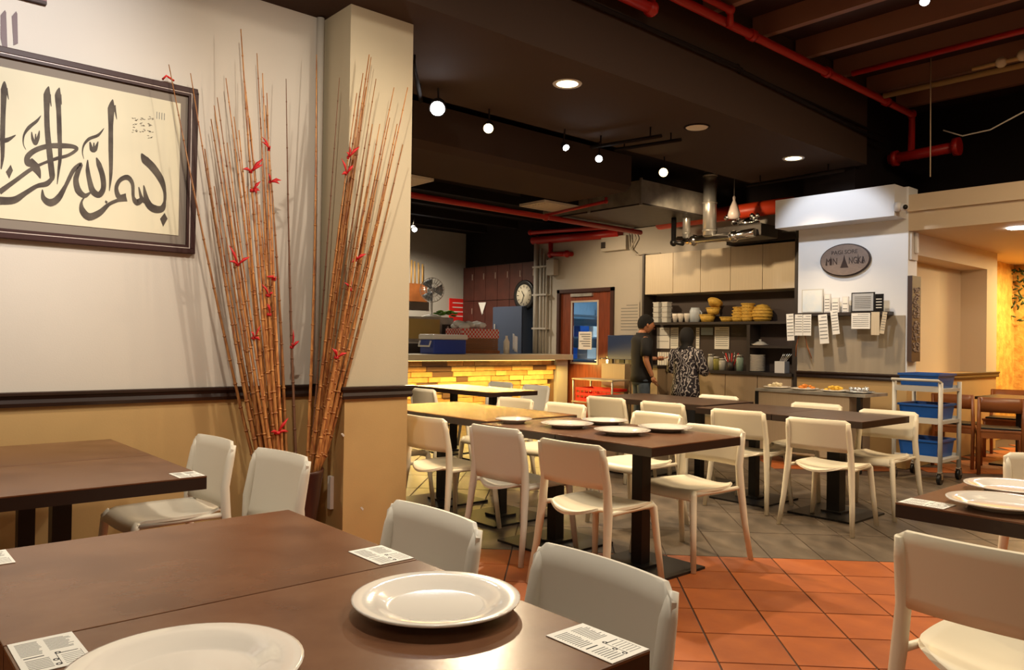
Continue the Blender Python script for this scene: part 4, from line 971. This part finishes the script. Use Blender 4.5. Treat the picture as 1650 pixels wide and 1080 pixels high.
# trolley with blue tubs
ty = thing('service_trolley', 'grey three-shelf service trolley carrying blue tubs', 'trolley', (8.05, 3.02, 0)); 
for zz in (.20, .56, .86): MB().box(-.25, .25, -.21, .23, zz, zz+.03).box(-.25, -.235, -.21, .23, zz+.03, zz+.055).box(.235, .25, -.21, .23, zz+.03, zz+.055).build('shelf', GREYM, ty)
for sx in (-.235, .235):
    for sy in (-.2, .22):
        MB().tube([(sx, sy, .11), (sx, sy, .95)], .02, 10).build('post', GREYM, ty)
        fk = MB().box(sx-.02, sx+.02, sy-.022, sy-.018, .045, .11).box(sx-.02, sx+.02, sy+.018, sy+.022, .045, .11).box(sx-.02, sx+.02, sy-.022, sy+.022, .105, .115).build('caster_fork', CHROME, ty)
        MB().tube([(sx, sy-.016, .05), (sx, sy+.016, .05)], .05, 16).build('wheel', IRON, fk)
MB().tube([(-.235, -.2, .95), (-.3, -.2, .97), (-.3, .22, .97), (-.235, .22, .95)], .014, 8).build('push_handle', GREYM, ty)
def tub(x, y, z, lb, sx=.21, sy=.18, h=.15):
    t = thing('plastic_tub', lb, 'tub', (x, y, z), group='blue tubs on the trolley'); a, b = sx, sy
    mb = MB(); o = [(-a*.9, -b*.9, 0), (a*.9, -b*.9, 0), (a*.9, b*.9, 0), (-a*.9, b*.9, 0), (-a, -b, h), (a, -b, h), (a, b, h), (-a, b, h)]
    i_ = [(x_*.95, y_*.95, max(z_, .008)) for x_, y_, z_ in o]
    mb.add(o+i_, [(3, 2, 1, 0), (0, 1, 5, 4), (1, 2, 6, 5), (2, 3, 7, 6), (3, 0, 4, 7), (8, 9, 10, 11), (8, 12, 13, 9), (9, 13, 14, 10), (10, 14, 15, 11), (11, 15, 12, 8), (4, 5, 13, 12), (5, 6, 14, 13), (6, 7, 15, 14), (7, 4, 12, 15)])
    mb.build('tub_body', BLUE, t); MB().box(-a-.01, a+.01, -b-.01, -b+.002, h-.02, h).box(-a-.01, a+.01, b-.002, b+.01, h-.02, h).box(-a-.01, -a+.002, -b, b, h-.02, h).box(a-.002, a+.01, -b, b, h-.02, h).build('rim', BLUE, t)
tub(8.05, 3.03, .891, 'blue tub on the top shelf of the trolley', h=.14); tub(8.05, 3.03, .591, 'blue tub on the middle shelf of the trolley', h=.15); tub(8.05, 3.03, .231, 'blue tub on the bottom shelf of the trolley', h=.17)
tub(7.98, 3.46, .0, 'shallow blue tub beside the trolley', .01, .01, .01) if False else None
# ================================================================== wooden chairs and table in the corridor
def wood_chair():
    t = thing('wooden_chair', 'x', 'chair', group='wooden chairs in the corridor')
    MB().box(-.21, .21, -.2, .2, .43, .455).build('seat', ORW, t, bevel=.006); MB().box(-.18, .18, -.17, .18, .4551, .475).build('cushion', IRON, t, bevel=.008)
    for s in (-1, 1):
        MB().tube([(s*.19, -.22, 0), (s*.19, -.19, .44), (s*.19, -.235, .78)], [.018, .02, .016], 6).build('leg', ORW, t); MB().tube([(s*.185, .18, 0), (s*.185, .18, .43)], .019, 6).build('leg', ORW, t)
        MB().box(s*.185-.01, s*.185+.01, -.19, .18, .2, .23).build('stretcher', ORW, t)
    MB().box(-.185, .185, -.195, .19, .37, .429).build('apron', ORW, t)
    MB().sheet(lambda u, v: ((u-.5)*.4, -.222-.02*v-.02*math.sin(math.pi*u), .635+.15*v), 8, 2, .02).build('top_rail', ORW, t)
    return t
wc = wood_chair(); wc.location = (9.05, 2.70, 0); wc.rotation_euler = (0, 0, R(-70)); wc['label'] = 'orange-brown wooden chair nearest the blue tub trolley, seen from behind'
dup(wc, (9.27, 3.17, 0), R(-84), 'wooden chair partly hidden behind the nearest wooden chair, left of it'); dup(wc, (10.45, 3.05, 0), R(96), 'wooden chair on the far side of the corridor table, against the niche wall'); dup(wc, (10.5, 2.45, 0), R(84), 'wooden chair at the right edge of the picture behind the corridor table')
t = thing('cafe_table', 'dark-topped square table among the wooden chairs', 'table', (9.86, 2.72, 0)); MB().box(-.36, .36, -.36, .36, .72, .75).build('top', RAIL, t); MB().box(-.05, .05, -.05, .05, .02, .719).build('post', IRON, t); MB().box(-.25, .25, -.25, .25, 0, .02).build('base', IRON, t)
# hanging greenery before the gold wall
rn = random.Random(9)
for k, (x, y, n_) in enumerate(((1614, 442, 42), (1643, 446, 46))):
    mb = MB(); c0_ = at(x, y, 'X', 12.9)
    for i in range(n_):
        a = rn.uniform(0, 6.28); zz = rn.uniform(0, 1)**1.4*.75; p_ = (12.9+rn.uniform(-.05, .05), c0_.y+rn.gauss(0, .07)*(1-.4*zz), c0_.z-zz+.1)
        mb.sphere(p_, .035, 6, (.5, 1.2, .35), Matrix.Rotation(a, 4, 'X'))
    tag(mb.build('hanging_plant', mat('dark_leaf', (.02, .05, .012), .5), kind='stuff'), 'dark trailing plant on the gold wall, '+('left', 'right')[k]+' one', 'plant')
# ================================================================== ceiling services
def pipe(pts, r, name, label, m=RED, cat='pipe', coup=0, n=10):
    pts = [Vector(p) for p in pts]; t = thing(name, label, cat, pts[0])
    MB().tube([p-pts[0] for p in pts], r, n).build('pipe_run', m, t)
    for i in range(coup):
        f_ = (i+.5)/coup; p_ = pts[0].lerp(pts[1], f_)-pts[0]; d_ = (pts[1]-pts[0]).normalized()*.035; MB().tube([p_-d_, p_+d_], r*1.35, n).build('coupling', m, t)
    for p_ in pts[1:-1]: MB().sphere(p_-pts[0], r*1.4, 12).build('elbow', m, t)
    return t
YR = 3.7
pipe([(2.6, YR, 3.96), (9.31, YR, 3.96), (9.31, YR, 3.52)], .038, 'sprinkler_pipe', 'long red sprinkler pipe running along the dark beam, ending in a drop', coup=5)
pipe([(3.6, 3.78, 3.84), (4.68, 3.78, 3.84), (4.68, 3.78, 4.1)], .045, 'sprinkler_pipe', 'short thick red pipe at the top of the picture left of the long one')
pipe([(4.2, 3.62, 4.02), (5.5, 3.62, 4.02), (5.5, 3.62, 3.88)], .03, 'sprinkler_pipe', 'red pipe above the long one near the top edge')
pipe([(7.62, 3.6, 4.0), (7.62, -3.5, 4.0)], .028, 'sprinkler_pipe', 'thin red pipe crossing under the joists at the top right')
pipe([(8.48, 3.66, 3.98), (8.48, -3.5, 3.98)], .03, 'conduit_pipe', 'brown conduit pipe under the joists at the top right', W_TAN)
pipe([(9.0, 3.88, 3.5), (10.4, 3.74, 3.5)], .055, 'valve_pipe', 'thick red valve pipe at the foot of the drop', coup=2) if False else None
t = pipe([(9.31, 3.95, 3.48), (9.31, 3.2, 3.5)], .06, 'valve_pipe', 'thick red horizontal pipe with flange at the foot of the drop')
MB().tube([(0, -.76, .02), (0, -.70, .02)], .10, 16).build('flange', RED, t); MB().tube([(0, -.1, 0), (0, -.04, 0)], .09, 16).build('flange', RED, t)
pipe([(-1, 3.87, 3.74), (6.0, 3.87, 3.74), (6.05, 3.87, 3.72), (9.0, 3.87, 3.60)], .02, 'cable_conduit', 'black conduit running along the face of the dark beam', BLACK_P, 'conduit')
pipe([(-1, 3.87, 3.80), (9.0, 3.87, 3.68)], .012, 'cable_conduit', 'thin black cable above the conduit on the dark beam', BLACK_P, 'conduit')
pipe([Vector((8.45, at(1499, 170, 'X', 8.45).y, 4.25)), at(1499, 285, 'X', 8.45)], .006, 'hanging_rod', 'thin pale rod hanging below the joists at the right', W_BEIGE, 'rod')
a = at(1520, 210, 'X', 8.4); b = at(1650, 180, 'X', 8.4)
tag(MB().tube([a, a.lerp(b, .25)+Vector((0, 0, -.1)), a.lerp(b, .6)+Vector((0, 0, -.1)), b], .007, 6).build('loose_cable', W_GREY), 'thin loose pale cable sagging in the dark upper right', 'cable')
t = thing('emergency_lamp', 'pair of cream lamp heads on the joists at the right edge', 'lamp', at(1625, 98, 'X', 8.1)); MB().sphere((0, .06, 0), .05, 12).build('head', CAB, t); MB().sphere((0, -.12, .02), .055, 12).build('head', CAB, t); MB().tube([(0, .3, 0), (0, -.2, 0)], .02, 8).build('bar', W_TAN, t)
# rear ceiling pipes
pipe([(3.0, 7.27, 2.9), (6.97, 7.31, 2.9), (8.9, 7.32, 2.9)], .035, 'sprinkler_pipe', 'red pipe running into the rear towards the duct vents')
pipe([(6.98, 7.29, 2.93), (7.0, 6.3, 2.98), (7.0, 6.3, 3.03)], .02, 'sprinkler_pipe', 'thin red branch pipe beside the vent')
pipe([(9.52, 10.31, 3.10), (9.52, 8.25, 3.04)], .07, 'sprinkler_pipe', 'thick red pipe on the wall above the door')
pipe([(9.58, 10.25, 3.22), (9.35, 10.2, 3.22), (9.35, 8.1, 3.12), (9.58, 8.05, 3.12)], .035, 'sprinkler_pipe', 'second red pipe above the thick one over the door')
pipe([(9.52, 9.85, 3.04), (9.52, 9.85, 2.82), (9.52, 9.45, 2.80), (9.62, 9.40, 2.80)], .045, 'sprinkler_pipe', 'short red pipe stub turning down beside the pale pipes')
pipe([(9.3, 7.3, 3.08), (9.3, 5.15, 3.10)], .10, 'sprinkler_pipe', 'bright red thick pipe behind the ducts over the wall cabinets', mat('orange_red_paint', (.72, .06, .015), .4))
# ducts
dk = thing('metal_duct', 'flat galvanised duct box hanging before the cabinets', 'duct', (8.0, 6.9, 2.95))
b = MB(); V = [(-.7, -.8, 0), (.6, -.8, 0), (.6, .75, 0), (-.7, .75, 0)]; b.box(-.68, .75, -.9, .8, .02, .30); b.build('duct_body', STEEL, dk); MB().box(-.68, .75, -.9, .8, 0, .019).build('shaded_underside', STEELD, dk)  # dark sheet below the duct puts its shade into the colour
for yy in (-.9, -.05, .78): MB().box(-.705, -.681, yy, yy+.03, -.01, .32).build('flange', STEEL, dk)
bd_ = thing('black_duct', 'big dark brown duct running along the rear of the soffit', 'duct', (4.8, 6.35, 3.02))
rp = [(-.55, .06), (-.48, .0), (.48, 0), (.55, .06), (.55, .4), (-.55, .4)]
MB().prism(rp, 4.05, T(-1.98, 0, 0) @ Matrix(((0, 0, 1, 0), (1, 0, 0, 0), (0, 1, 0, 0), (0, 0, 0, 1)))).build('duct_body', BROWN_P, bd_)
for k, (x, y) in enumerate(((4.55, 7.08), (6.85, 7.12))):
    t = thing('air_vent', 'pale ceiling air vent grille, '+('beside the pillar', 'near the red pipes')[k], 'vent', (x, y, 2.99)); MB().box(-.3, .3, -.22, .22, .03, .4).build('plenum', BLACK_P, t); MB().box(-.31, .31, -.23, .23, 0, .03).build('frame', GRILLE, t)
    for i in range(8): MB().box(-.27, .27, -.2+i*.052, -.2+i*.052+.02, -.012, -.0001).build('slat', GRILLE, t)
FOIL = mat('crinkled_foil', (.75, .70, .6), .25, metal=1, bump=1, bscale=25)
for k, (x, y, z0, z1, r_, lb) in enumerate(((8.5, 5.86, 2.68, 3.5, .085, 'shiny vertical round duct over the kitchen, tallest'), (8.5, 6.22, 2.68, 3.2, .05, 'short shiny vertical duct left of the tall one'), (7.3, 6.62, 3.3, 3.5, .075, 'crinkled foil duct rising from the flat duct'))):
    t = thing('round_duct', lb, 'duct', (x, y, z0)); MB().tube([(0, 0, 0), (0, 0, z1-z0-.005)], r_, 20).build('duct', FOIL if k == 2 else mat('bright_duct_steel', (.72, .70, .66), .28, metal=.75, noise=.3, nscale=9, stretch=(1, 1, .2)), t)
    for zz in (.05, (z1-z0)*.5, z1-z0-.06): MB().tube([(0, 0, zz), (0, 0, zz+.02)], r_*1.1, 20).build('collar', STEEL, t)
pipe([(7.3, 6.62, 3.26), (7.3, 6.62, 3.29)], .11, 'duct_collar', 'steel collar under the foil duct', STEEL, 'duct')
pipe([(8.5, 6.36, 2.66), (8.5, 6.1, 2.64), (8.5, 5.5, 2.64), (8.5, 5.2, 2.66)], .055, 'round_duct', 'horizontal silver duct joining the vertical ones', CHROME, 'duct')
pipe([(8.4, 6.35, 3.0), (8.4, 6.35, 2.62), (8.4, 6.2, 2.60)], .035, 'hose', 'black hose bending down beside the short silver duct', IRON, 'hose')
t = thing('exhaust_fan', 'dark and silver exhaust fan unit above the wall cabinets', 'fan unit', (8.75, 5.45, 2.62)); MB().box(-.2, .2, -.3, .35, .0, .16).build('box', STEELD, t, bevel=.02); MB().lathe([(.0001, .16), (.13, .16), (.14, .22), (.06, .26), (.0001, .26)], 20).build('cowl', CHROME, t)
rn = random.Random(6); mb = MB()
for i in range(14): mb.sphere((rn.uniform(-.2, .1), rn.uniform(-.2, .3), .2+rn.uniform(0, .1)), .035, 6)
mb.build('tangled_fittings', CHROME, t, kind='stuff')
t = thing('equipment_box', 'long dark box on top of the wall cabinets by the sign wall', 'box', (9.4, 5.5, 2.645)); MB().box(-.15, .18, -.42, .6, 0, .18).build('box', STEELD, t)
a = at(1183, 318, 'X', 8.6); t = thing('plastic_bag', 'crumpled plastic bag hanging by a wire under the ceiling', 'bag', a); MB().tube([(0, 0, 0), (0, 0, .34)], .003, 5).build('wire', STEEL, t)
MB().lathe([(.004, .02), (.02, 0), (.015, -.04), (.05, -.12), (.08, -.22), (.06, -.27), (.0001, -.28)], 12).build('bag', mat('clear_film', (.6, .52, .48), .25), t)
# lamps
EMW = mat('warm_lamp_face', (1, .9, .7), emit=(1, .74, .34), es=6); EMC = mat('cool_lamp_face', (1, 1, 1), emit=(.95, .98, 1), es=26)
for k, (x, y) in enumerate(((4.3, 4.29), (7.78, 4.31))):
    t = thing('downlight', 'round warm downlight in the brown soffit, '+('nearer', 'farther')[k]+' one', 'lamp', (x, y, CZ)); MB().lathe([(.085, -.004), (.11, -.008), (.115, -.001)], 32).build('ring', W_WHITE, t); MB().lathe([(.0001, -.004), (.085, -.004), (.085, -.001), (.0001, -.001)], 32).build('lamp_face', EMW, t)
t = thing('ceiling_speaker', 'round cream ceiling speaker between the two downlights', 'speaker', (6.03, 4.31, CZ)); MB().lathe([(.0001, -.012), (.095, -.012), (.105, -.001)], 32).build('grille', GRILLE, t); MB().lathe([(.105, -.010), (.12, -.008), (.122, -.001)], 32).build('ring', BLACK_P, t)
t = thing('downlight', 'round white downlight in the corridor ceiling at the right edge', 'lamp', (8.97, 2.53, 2.5)); MB().lathe([(.0001, -.01), (.09, -.01), (.1, -.001)], 28).build('lamp_face', EMC, t)
def track_spot(x, y, z, tx, ty_, lb, em, s=1, zc=3.5):
    t = thing('track_spotlight', lb, 'lamp', (x, y, z)); d = (Vector((tx, ty_, .8))-Vector((x, y, z))).normalized(); q_ = d.to_track_quat('-Z', 'Y').to_matrix().to_4x4()
    rt(MB().lathe([(.03*s, .1*s), (.045*s, .06*s), (.05*s, 0), (.044*s, 0), (.0001, .03*s)], 20), q_).build('head', BLACK_P, t); rt(MB().lathe([(.0001, -.004), (.042*s, -.004), (.042*s, .004), (.0001, .004)], 20), q_).build('lamp_face', em, t)
    MB().tube([q_ @ Vector((0, 0, .08*s)), (0, 0, zc-z-.03)], .008, 6).build('stem', BLACK_P, t)
for k, (px_, py_, em, tx, ty_, s_) in enumerate(((705, 175, EMC, 1.5, 2.5, 1.35), (787, 207, EMW, 2.0, 3.0, 1), (912, 238, EMC, 4.8, 2.5, .7), (965, 256, EMC, 3.0, 3.0, .8), (1069, 278, EMW, 2.5, 3.0, 1.1))):
    p = at(px_, py_, 'Z', 3.12); track_spot(p.x, p.y, 3.12, tx, ty_, ('large bright white track spotlight next to the pillar', 'warm track spotlight right of the large white one', 'small white track spotlight under the middle of the soffit', 'small white spotlight above the foil duct', 'warm glowing spotlight above the flat duct')[k], em, s_)
p = at(668, 370, 'Z', 3.2); track_spot(p.x, p.y, 3.2, 7, 8, 'small bright white lamp in the room behind the counter', EMC, 1.0)
p = at(1490, 2, 'Z', 3.95); track_spot(p.x, p.y, 3.95, 3, 1, 'small white spotlight among the joists at the top right', EMC, .8, 4.25)
def track(a, b, z, lb, zc):
    a = Vector((*a, z)); b = Vector((*b, z)); t = thing('light_track', lb, 'track', a); d = b-a
    MB().tube([(0, 0, 0), d], .018, 4).build('rail', BLACK_P, t); 
    for f_ in (.15, .85): MB().tube([d*f_, d*f_+Vector((0, 0, zc-z))], .008, 5).build('hanger', BLACK_P, t)
track((3.0, 4.5), (3.55, 5.2), 3.2, 'black light track crossing beside the pillar', CZ); track((5.6, 5.25), (5.75, 4.5), 3.2, 'black track bar under the soffit above the foil duct, left', CZ); track((5.9, 5.2), (6.05, 4.5), 3.22, 'black track bar under the soffit above the foil duct, right', CZ)
track((8.3, 5.2), (8.3, 4.0), 3.2, 'black light track over the white soffit box', CZ)
# ================================================================== people
def skin_mesh(V, E_, sub=2):
    me = bpy.data.meshes.new('tmp'); me.from_pydata([v[0] for v in V], E_, []); me.update()
    o = bpy.data.objects.new('tmp', me); COL.objects.link(o); o.modifiers.new('s', 'SKIN')
    for i, v in enumerate(V):
        r = v[1] if isinstance(v[1], tuple) else (v[1], v[1]); me.skin_vertices[0].data[i].radius = r; me.skin_vertices[0].data[i].use_root = (i == 0)
    o.modifiers['s'].use_smooth_shade = True; sm = o.modifiers.new('u', 'SUBSURF'); sm.levels = sub; sm.render_levels = sub
    bpy.context.view_layer.update()
    r = bpy.data.meshes.new_from_object(o.evaluated_get(bpy.context.evaluated_depsgraph_get())); bpy.data.objects.remove(o)
    return r
def to_mb(me, mb=None):
    mb = mb or MB(); mb.add([v.co.copy() for v in me.vertices], [tuple(p.vertices) for p in me.polygons], True); return mb
def head(mb, c, r, turn=0):
    "shaped head with brow, nose, lips, chin and ears; c = centre"
    M = T(*c) @ Matrix.Rotation(turn, 4, 'Z')
    n, k = 24, 16; vs = []; fs = []
    for i in range(k+1):
        ph = math.pi*i/k; z = -math.cos(ph)
        for j in range(n):
            a = 2*math.pi*j/n; x = math.sin(ph)*math.cos(a)*.76; y = math.sin(ph)*math.sin(a)*.95; zz = z*1.16
            if zz < -.2: x *= 1+.30*(zz+.2); y = y*(1+.12*(zz+.2)) + .06*(-zz-.2)
            f_ = math.exp(-(x/.16)**2) if y > 0 else 0
            y += f_*.20*math.exp(-((zz+.22)/.16)**2) + f_*.07*math.exp(-((zz+.58)/.08)**2) + (.05*math.exp(-((zz-.12)/.10)**2) if y > 0 else 0)
            if y > 0: y -= .07*math.exp(-((abs(x)-.30)/.12)**2)*math.exp(-((zz+.05)/.10)**2)
            vs.append(M @ Vector((x*r, y*r, zz*r)))
    for i in range(k):
        for j in range(n): fs.append((i*n+j, i*n+(j+1) % n, (i+1)*n+(j+1) % n, (i+1)*n+j))
    mb.add(vs, fs, True)
    for s_ in (-1, 1): mb.sphere(M @ Vector((s_*.77*r, -.02*r, -.12*r)), .22*r, 8, (.35, .7, 1.1), Matrix.Rotation(turn, 4, 'Z'))
    return M
def hand(mb, w_, d, up):
    "palm, four curled fingers, thumb; w_ wrist, d pointing direction, up palm side"
    d = Vector(d).normalized(); up = Vector(up).normalized(); side = d.cross(up).normalized(); w_ = Vector(w_)
    mb.tube([w_, w_+d*.03, w_+d*.08], [.024, .034, .03], 8, .55)
    for i, l_ in enumerate((.062, .072, .068, .052)):
        b = w_+d*.082+side*(.026-.0175*i); mb.tube([b-d*.01, b+d*l_*.5+up*.006, b+d*l_*.85+up*.022], [.0095, .0088, .006], 6)
    b = w_+d*.03+side*.03; mb.tube([b, b+side*.022+d*.028+up*.008, b+side*.022+d*.055+up*.016], [.012, .0105, .007], 6)
SKINM = mat('warm_skin', (.50, .22, .115), .5, bump=.05); HAIR = mat('black_hair', (.006, .005, .005), .9, bump=.6, bscale=120)
def loft(rings, n=24, cap=True):
    "rings of (cx, cy, z, rx, ry)"
    mb = MB(); vs = [(cx+rx*math.cos(2*math.pi*k/n), cy+ry*math.sin(2*math.pi*k/n), z) for cx, cy, z, rx, ry in rings for k in range(n)]; m_ = len(rings)
    fs = [(i*n+k, i*n+(k+1) % n, (i+1)*n+(k+1) % n, (i+1)*n+k) for i in range(m_-1) for k in range(n)]
    if cap: fs += [tuple(range(n))[::-1], tuple((m_-1)*n+k for k in range(n))]
    return mb.add(vs, fs, True)
def legs(w0, w1):
    mb = loft([(0, 0, .98, .165*w0, .12*w0), (0, 0, .90, .178*w0, .13*w0), (0, 0, .82, .185*w0, .13*w0), (0, 0, .76, .16*w0, .115*w0)])
    for s_ in (-1, 1): mb.tube([(s_*.088, 0, .84), (s_*.095, .005, .68), (s_*.10, .015, .49), (s_*.105, .0, .28), (s_*.107, -.005, .06)], [.09*w0, .086*w0, .068*w1, .062*w1, .062*w1], 14)
    return mb
def person(name_label, loc, rz, kind, sc):
    t = thing('person', name_label, 'person', loc, rz); t.scale = (sc*(1.12 if kind == 'man' else 1.04), sc*1.08, sc)
    if kind == 'man': aR = [(.205, 0, 1.39), (.255, -.03, 1.12), (.245, .07, .88)]; aL = [(-.205, 0, 1.39), (-.25, .06, 1.13), (-.14, .28, 1.14)]
    else: aR = [(.19, 0, 1.37), (.28, .03, 1.10), (.17, .27, 1.05)]; aL = [(-.19, 0, 1.37), (-.28, .03, 1.10), (-.17, .27, 1.05)]
    V = [((0, 0, .95), (.155, .11)), ((0, .0, 1.12), (.135, .10)), ((0, 0, 1.30), (.165, .11)), ((0, -.005, 1.42), (.10, .08)), ((0, 0, 1.50), .055), ((0, .015, 1.58), .05),
         (aR[0], .062), (aR[1], .043), (aR[2], .028), (aL[0], .062), (aL[1], .043), (aL[2], .028),
         ((.095, 0, .88), .095), ((.10, .01, .49), .058), ((.105, -.01, .09), .038), ((.11, .12, .035), (.04, .028)),
         ((-.095, 0, .88), .095), ((-.10, .02, .49), .058), ((-.105, .0, .09), .038), ((-.11, .13, .035), (.04, .028))]
    E_ = [(0, 1), (1, 2), (2, 3), (3, 4), (4, 5), (3, 6), (6, 7), (7, 8), (3, 9), (9, 10), (10, 11), (0, 12), (12, 13), (13, 14), (14, 15), (0, 16), (16, 17), (17, 18), (18, 19)]
    mb = to_mb(skin_mesh(V, E_))
    tilt = .03 if kind == 'man' else .02
    Mh = head(mb, (0, .03+tilt, 1.64), .112, R(-6) if kind == 'man' else 0)
    for A in (aR, aL):
        d = Vector(A[2])-Vector(A[1]); hand(mb, A[2], d, (0, 1, .3) if A is aR and kind == 'man' else (0, 0, 1))
    mb.build('body', SKINM, t)
    if kind == 'man':
        e_ = MB()
        for s_ in (-1, 1): e_.sphere(Mh @ Vector((s_*.034, .088, .002)), .0105, 8); e_.tube([Mh @ Vector((s_*.05, .088, .024)), Mh @ Vector((s_*.02, .10, .026))], .004, 5)
        e_.build('eyes_and_brows', HAIR, t); MB().tube([Mh @ Vector((-.022, .108, -.066)), Mh @ Vector((0, .116, -.064)), Mh @ Vector((.022, .108, -.066))], .005, 6, 1).build('lips', mat('lip', (.35, .09, .06), .5), t)
        hb = MB(); n = 24; vs = []; fs = []
        for i in range(10):
            ph = math.pi*.5*i/9*1.12
            for j in range(n):
                a = 2*math.pi*j/n; fr_ = max(0, math.sin(a)); lim = ph*(1-.30*fr_)*(1.18 if math.sin(a) < -.3 else 1)
                vs.append(Mh @ Vector((math.sin(lim)*math.cos(a)*.76*.121, math.sin(lim)*math.sin(a)*.95*.121-.004, math.cos(lim)*1.16*.122+.004)))
        for i in range(9):
            for j in range(n): fs.append((i*n+j, (i+1)*n+j, (i+1)*n+(j+1) % n, i*n+(j+1) % n))
        hb.add(vs, fs, True).build('hair', HAIR, t)
        tb = loft([(0, 0, .80, .185, .142), (0, 0, .90, .180, .14), (0, .01, 1.05, .175, .138), (0, 0, 1.22, .195, .135), (0, 0, 1.33, .215, .125), (0, -.005, 1.40, .215, .125), (0, -.005, 1.445, .175, .115), (0, 0, 1.485, .095, .095)])
        for A in (aR, aL): a_, b_ = Vector(A[0]), Vector(A[1]); tb.tube([a_.lerp(Vector((0, 0, 1.38)), .35), a_, a_.lerp(b_, .4), a_.lerp(b_, .8)], [.07, .08, .076, .073], 14)
        tb.build('polo_shirt', mat('black_cotton', (.010, .010, .012), .8), t)
        MB().lathe([(.095, 1.44), (.086, 1.475), (.078, 1.515), (.070, 1.515), (.072, 1.45)], 20, (0, .0, 0), Matrix.Diagonal((1.05, .95, 1, 1))).build('collar', MATS['black_cotton'], t)
        legs(1, 1.1).build('jeans', mat('blue_denim', (.075, .105, .15), .8, noise=.4, nscale=10), t)
        sh_ = MB()
        for s_ in (-1, 1): sh_.tube([(s_*.11, -.06, .045), (s_*.11, .05, .045), (s_*.115, .17, .035)], [.042, .048, .034], 10)
        sh_.build('shoes', IRON, t)
    else:
        hj = MB(); hj.lathe([(.0001, 1.785), (.05, 1.778), (.09, 1.74), (.112, 1.68), (.115, 1.61), (.10, 1.545), (.082, 1.50), (.10, 1.475), (.13, 1.44), (.125, 1.43), (.0001, 1.46)], 28, (0, .012, 0), Matrix.Diagonal((.95, 1.05, 1, 1)))
        hj.build('headscarf', mat('black_headscarf', (.012, .011, .012), .8), t)
        BT = mat('batik_blouse', (.03, .025, .035), .7); nt = BT.node_tree; tc = nt.nodes.new('ShaderNodeTexCoord'); wv = nt.nodes.new('ShaderNodeTexWave'); wv.inputs['Scale'].default_value = 6; wv.inputs['Distortion'].default_value = 14; wv.inputs['Detail'].default_value = 2; wv.inputs['Detail Scale'].default_value = 1.6
        cr_ = nt.nodes.new('ShaderNodeValToRGB'); cr_.color_ramp.elements[0].position = .72; cr_.color_ramp.elements[0].color = (.025, .02, .03, 1); cr_.color_ramp.elements[1].position = .88; cr_.color_ramp.elements[1].color = (.62, .58, .58, 1)
        nt.links.new(tc.outputs['Object'], wv.inputs[0]); nt.links.new(wv.outputs[0], cr_.inputs[0]); nt.links.new(cr_.outputs[0], nt.nodes['Principled BSDF'].inputs['Base Color'])
        tb = loft([(0, -.01, .66, .235, .175), (0, -.01, .80, .23, .17), (0, 0, .98, .205, .155), (0, 0, 1.15, .20, .145), (0, 0, 1.30, .222, .135), (0, -.005, 1.39, .22, .115), (0, -.005, 1.44, .17, .1), (0, 0, 1.48, .085, .08)])
        for A in (aR, aL): a_, b_, c_ = (Vector(q_) for q_ in A); tb.tube([a_.lerp(Vector((0, 0, 1.36)), .35), a_, a_.lerp(b_, .5), b_, b_.lerp(c_, .45), b_.lerp(c_, .85)], [.07, .092, .09, .088, .074, .064], 14)
        tb.build('blouse', BT, t)
        legs(1, 1.3).build('trousers', mat('black_cotton', (.010, .010, .012), .8), t)
        sh_ = MB()
        for s_ in (-1, 1): sh_.tube([(s_*.11, -.06, .04), (s_*.11, .05, .04), (s_*.115, .16, .03)], [.038, .044, .03], 10)
        sh_.build('shoes', IRON, t)
    return t
pm = at(1034, 548, 'X', 8.35); pw = at(1106, 548, 'X', 8.72)
man = person('person in a black polo shirt and jeans standing before the kitchen counter, looking right', (8.35, pm.y, 0), R(-32-90), 'man', .94)
wom = person('person in a black headscarf and dark patterned blouse facing the kitchen counter, seen from behind', (8.72, pw.y, 0), R(4-90), 'woman', .845)

# paint chips on the pillar
for k, (x, y) in enumerate(((583, 820), (552, 701))):
    p = at(x, y, 'Y', YP-.0005); MB().prism([(-.012, .008), (.0, .012), (.014, -.004), (.006, -.013)], .0012, T(p.x, YP-.0002, p.z) @ FY).build('paint_chip', W_CREAM, pl)
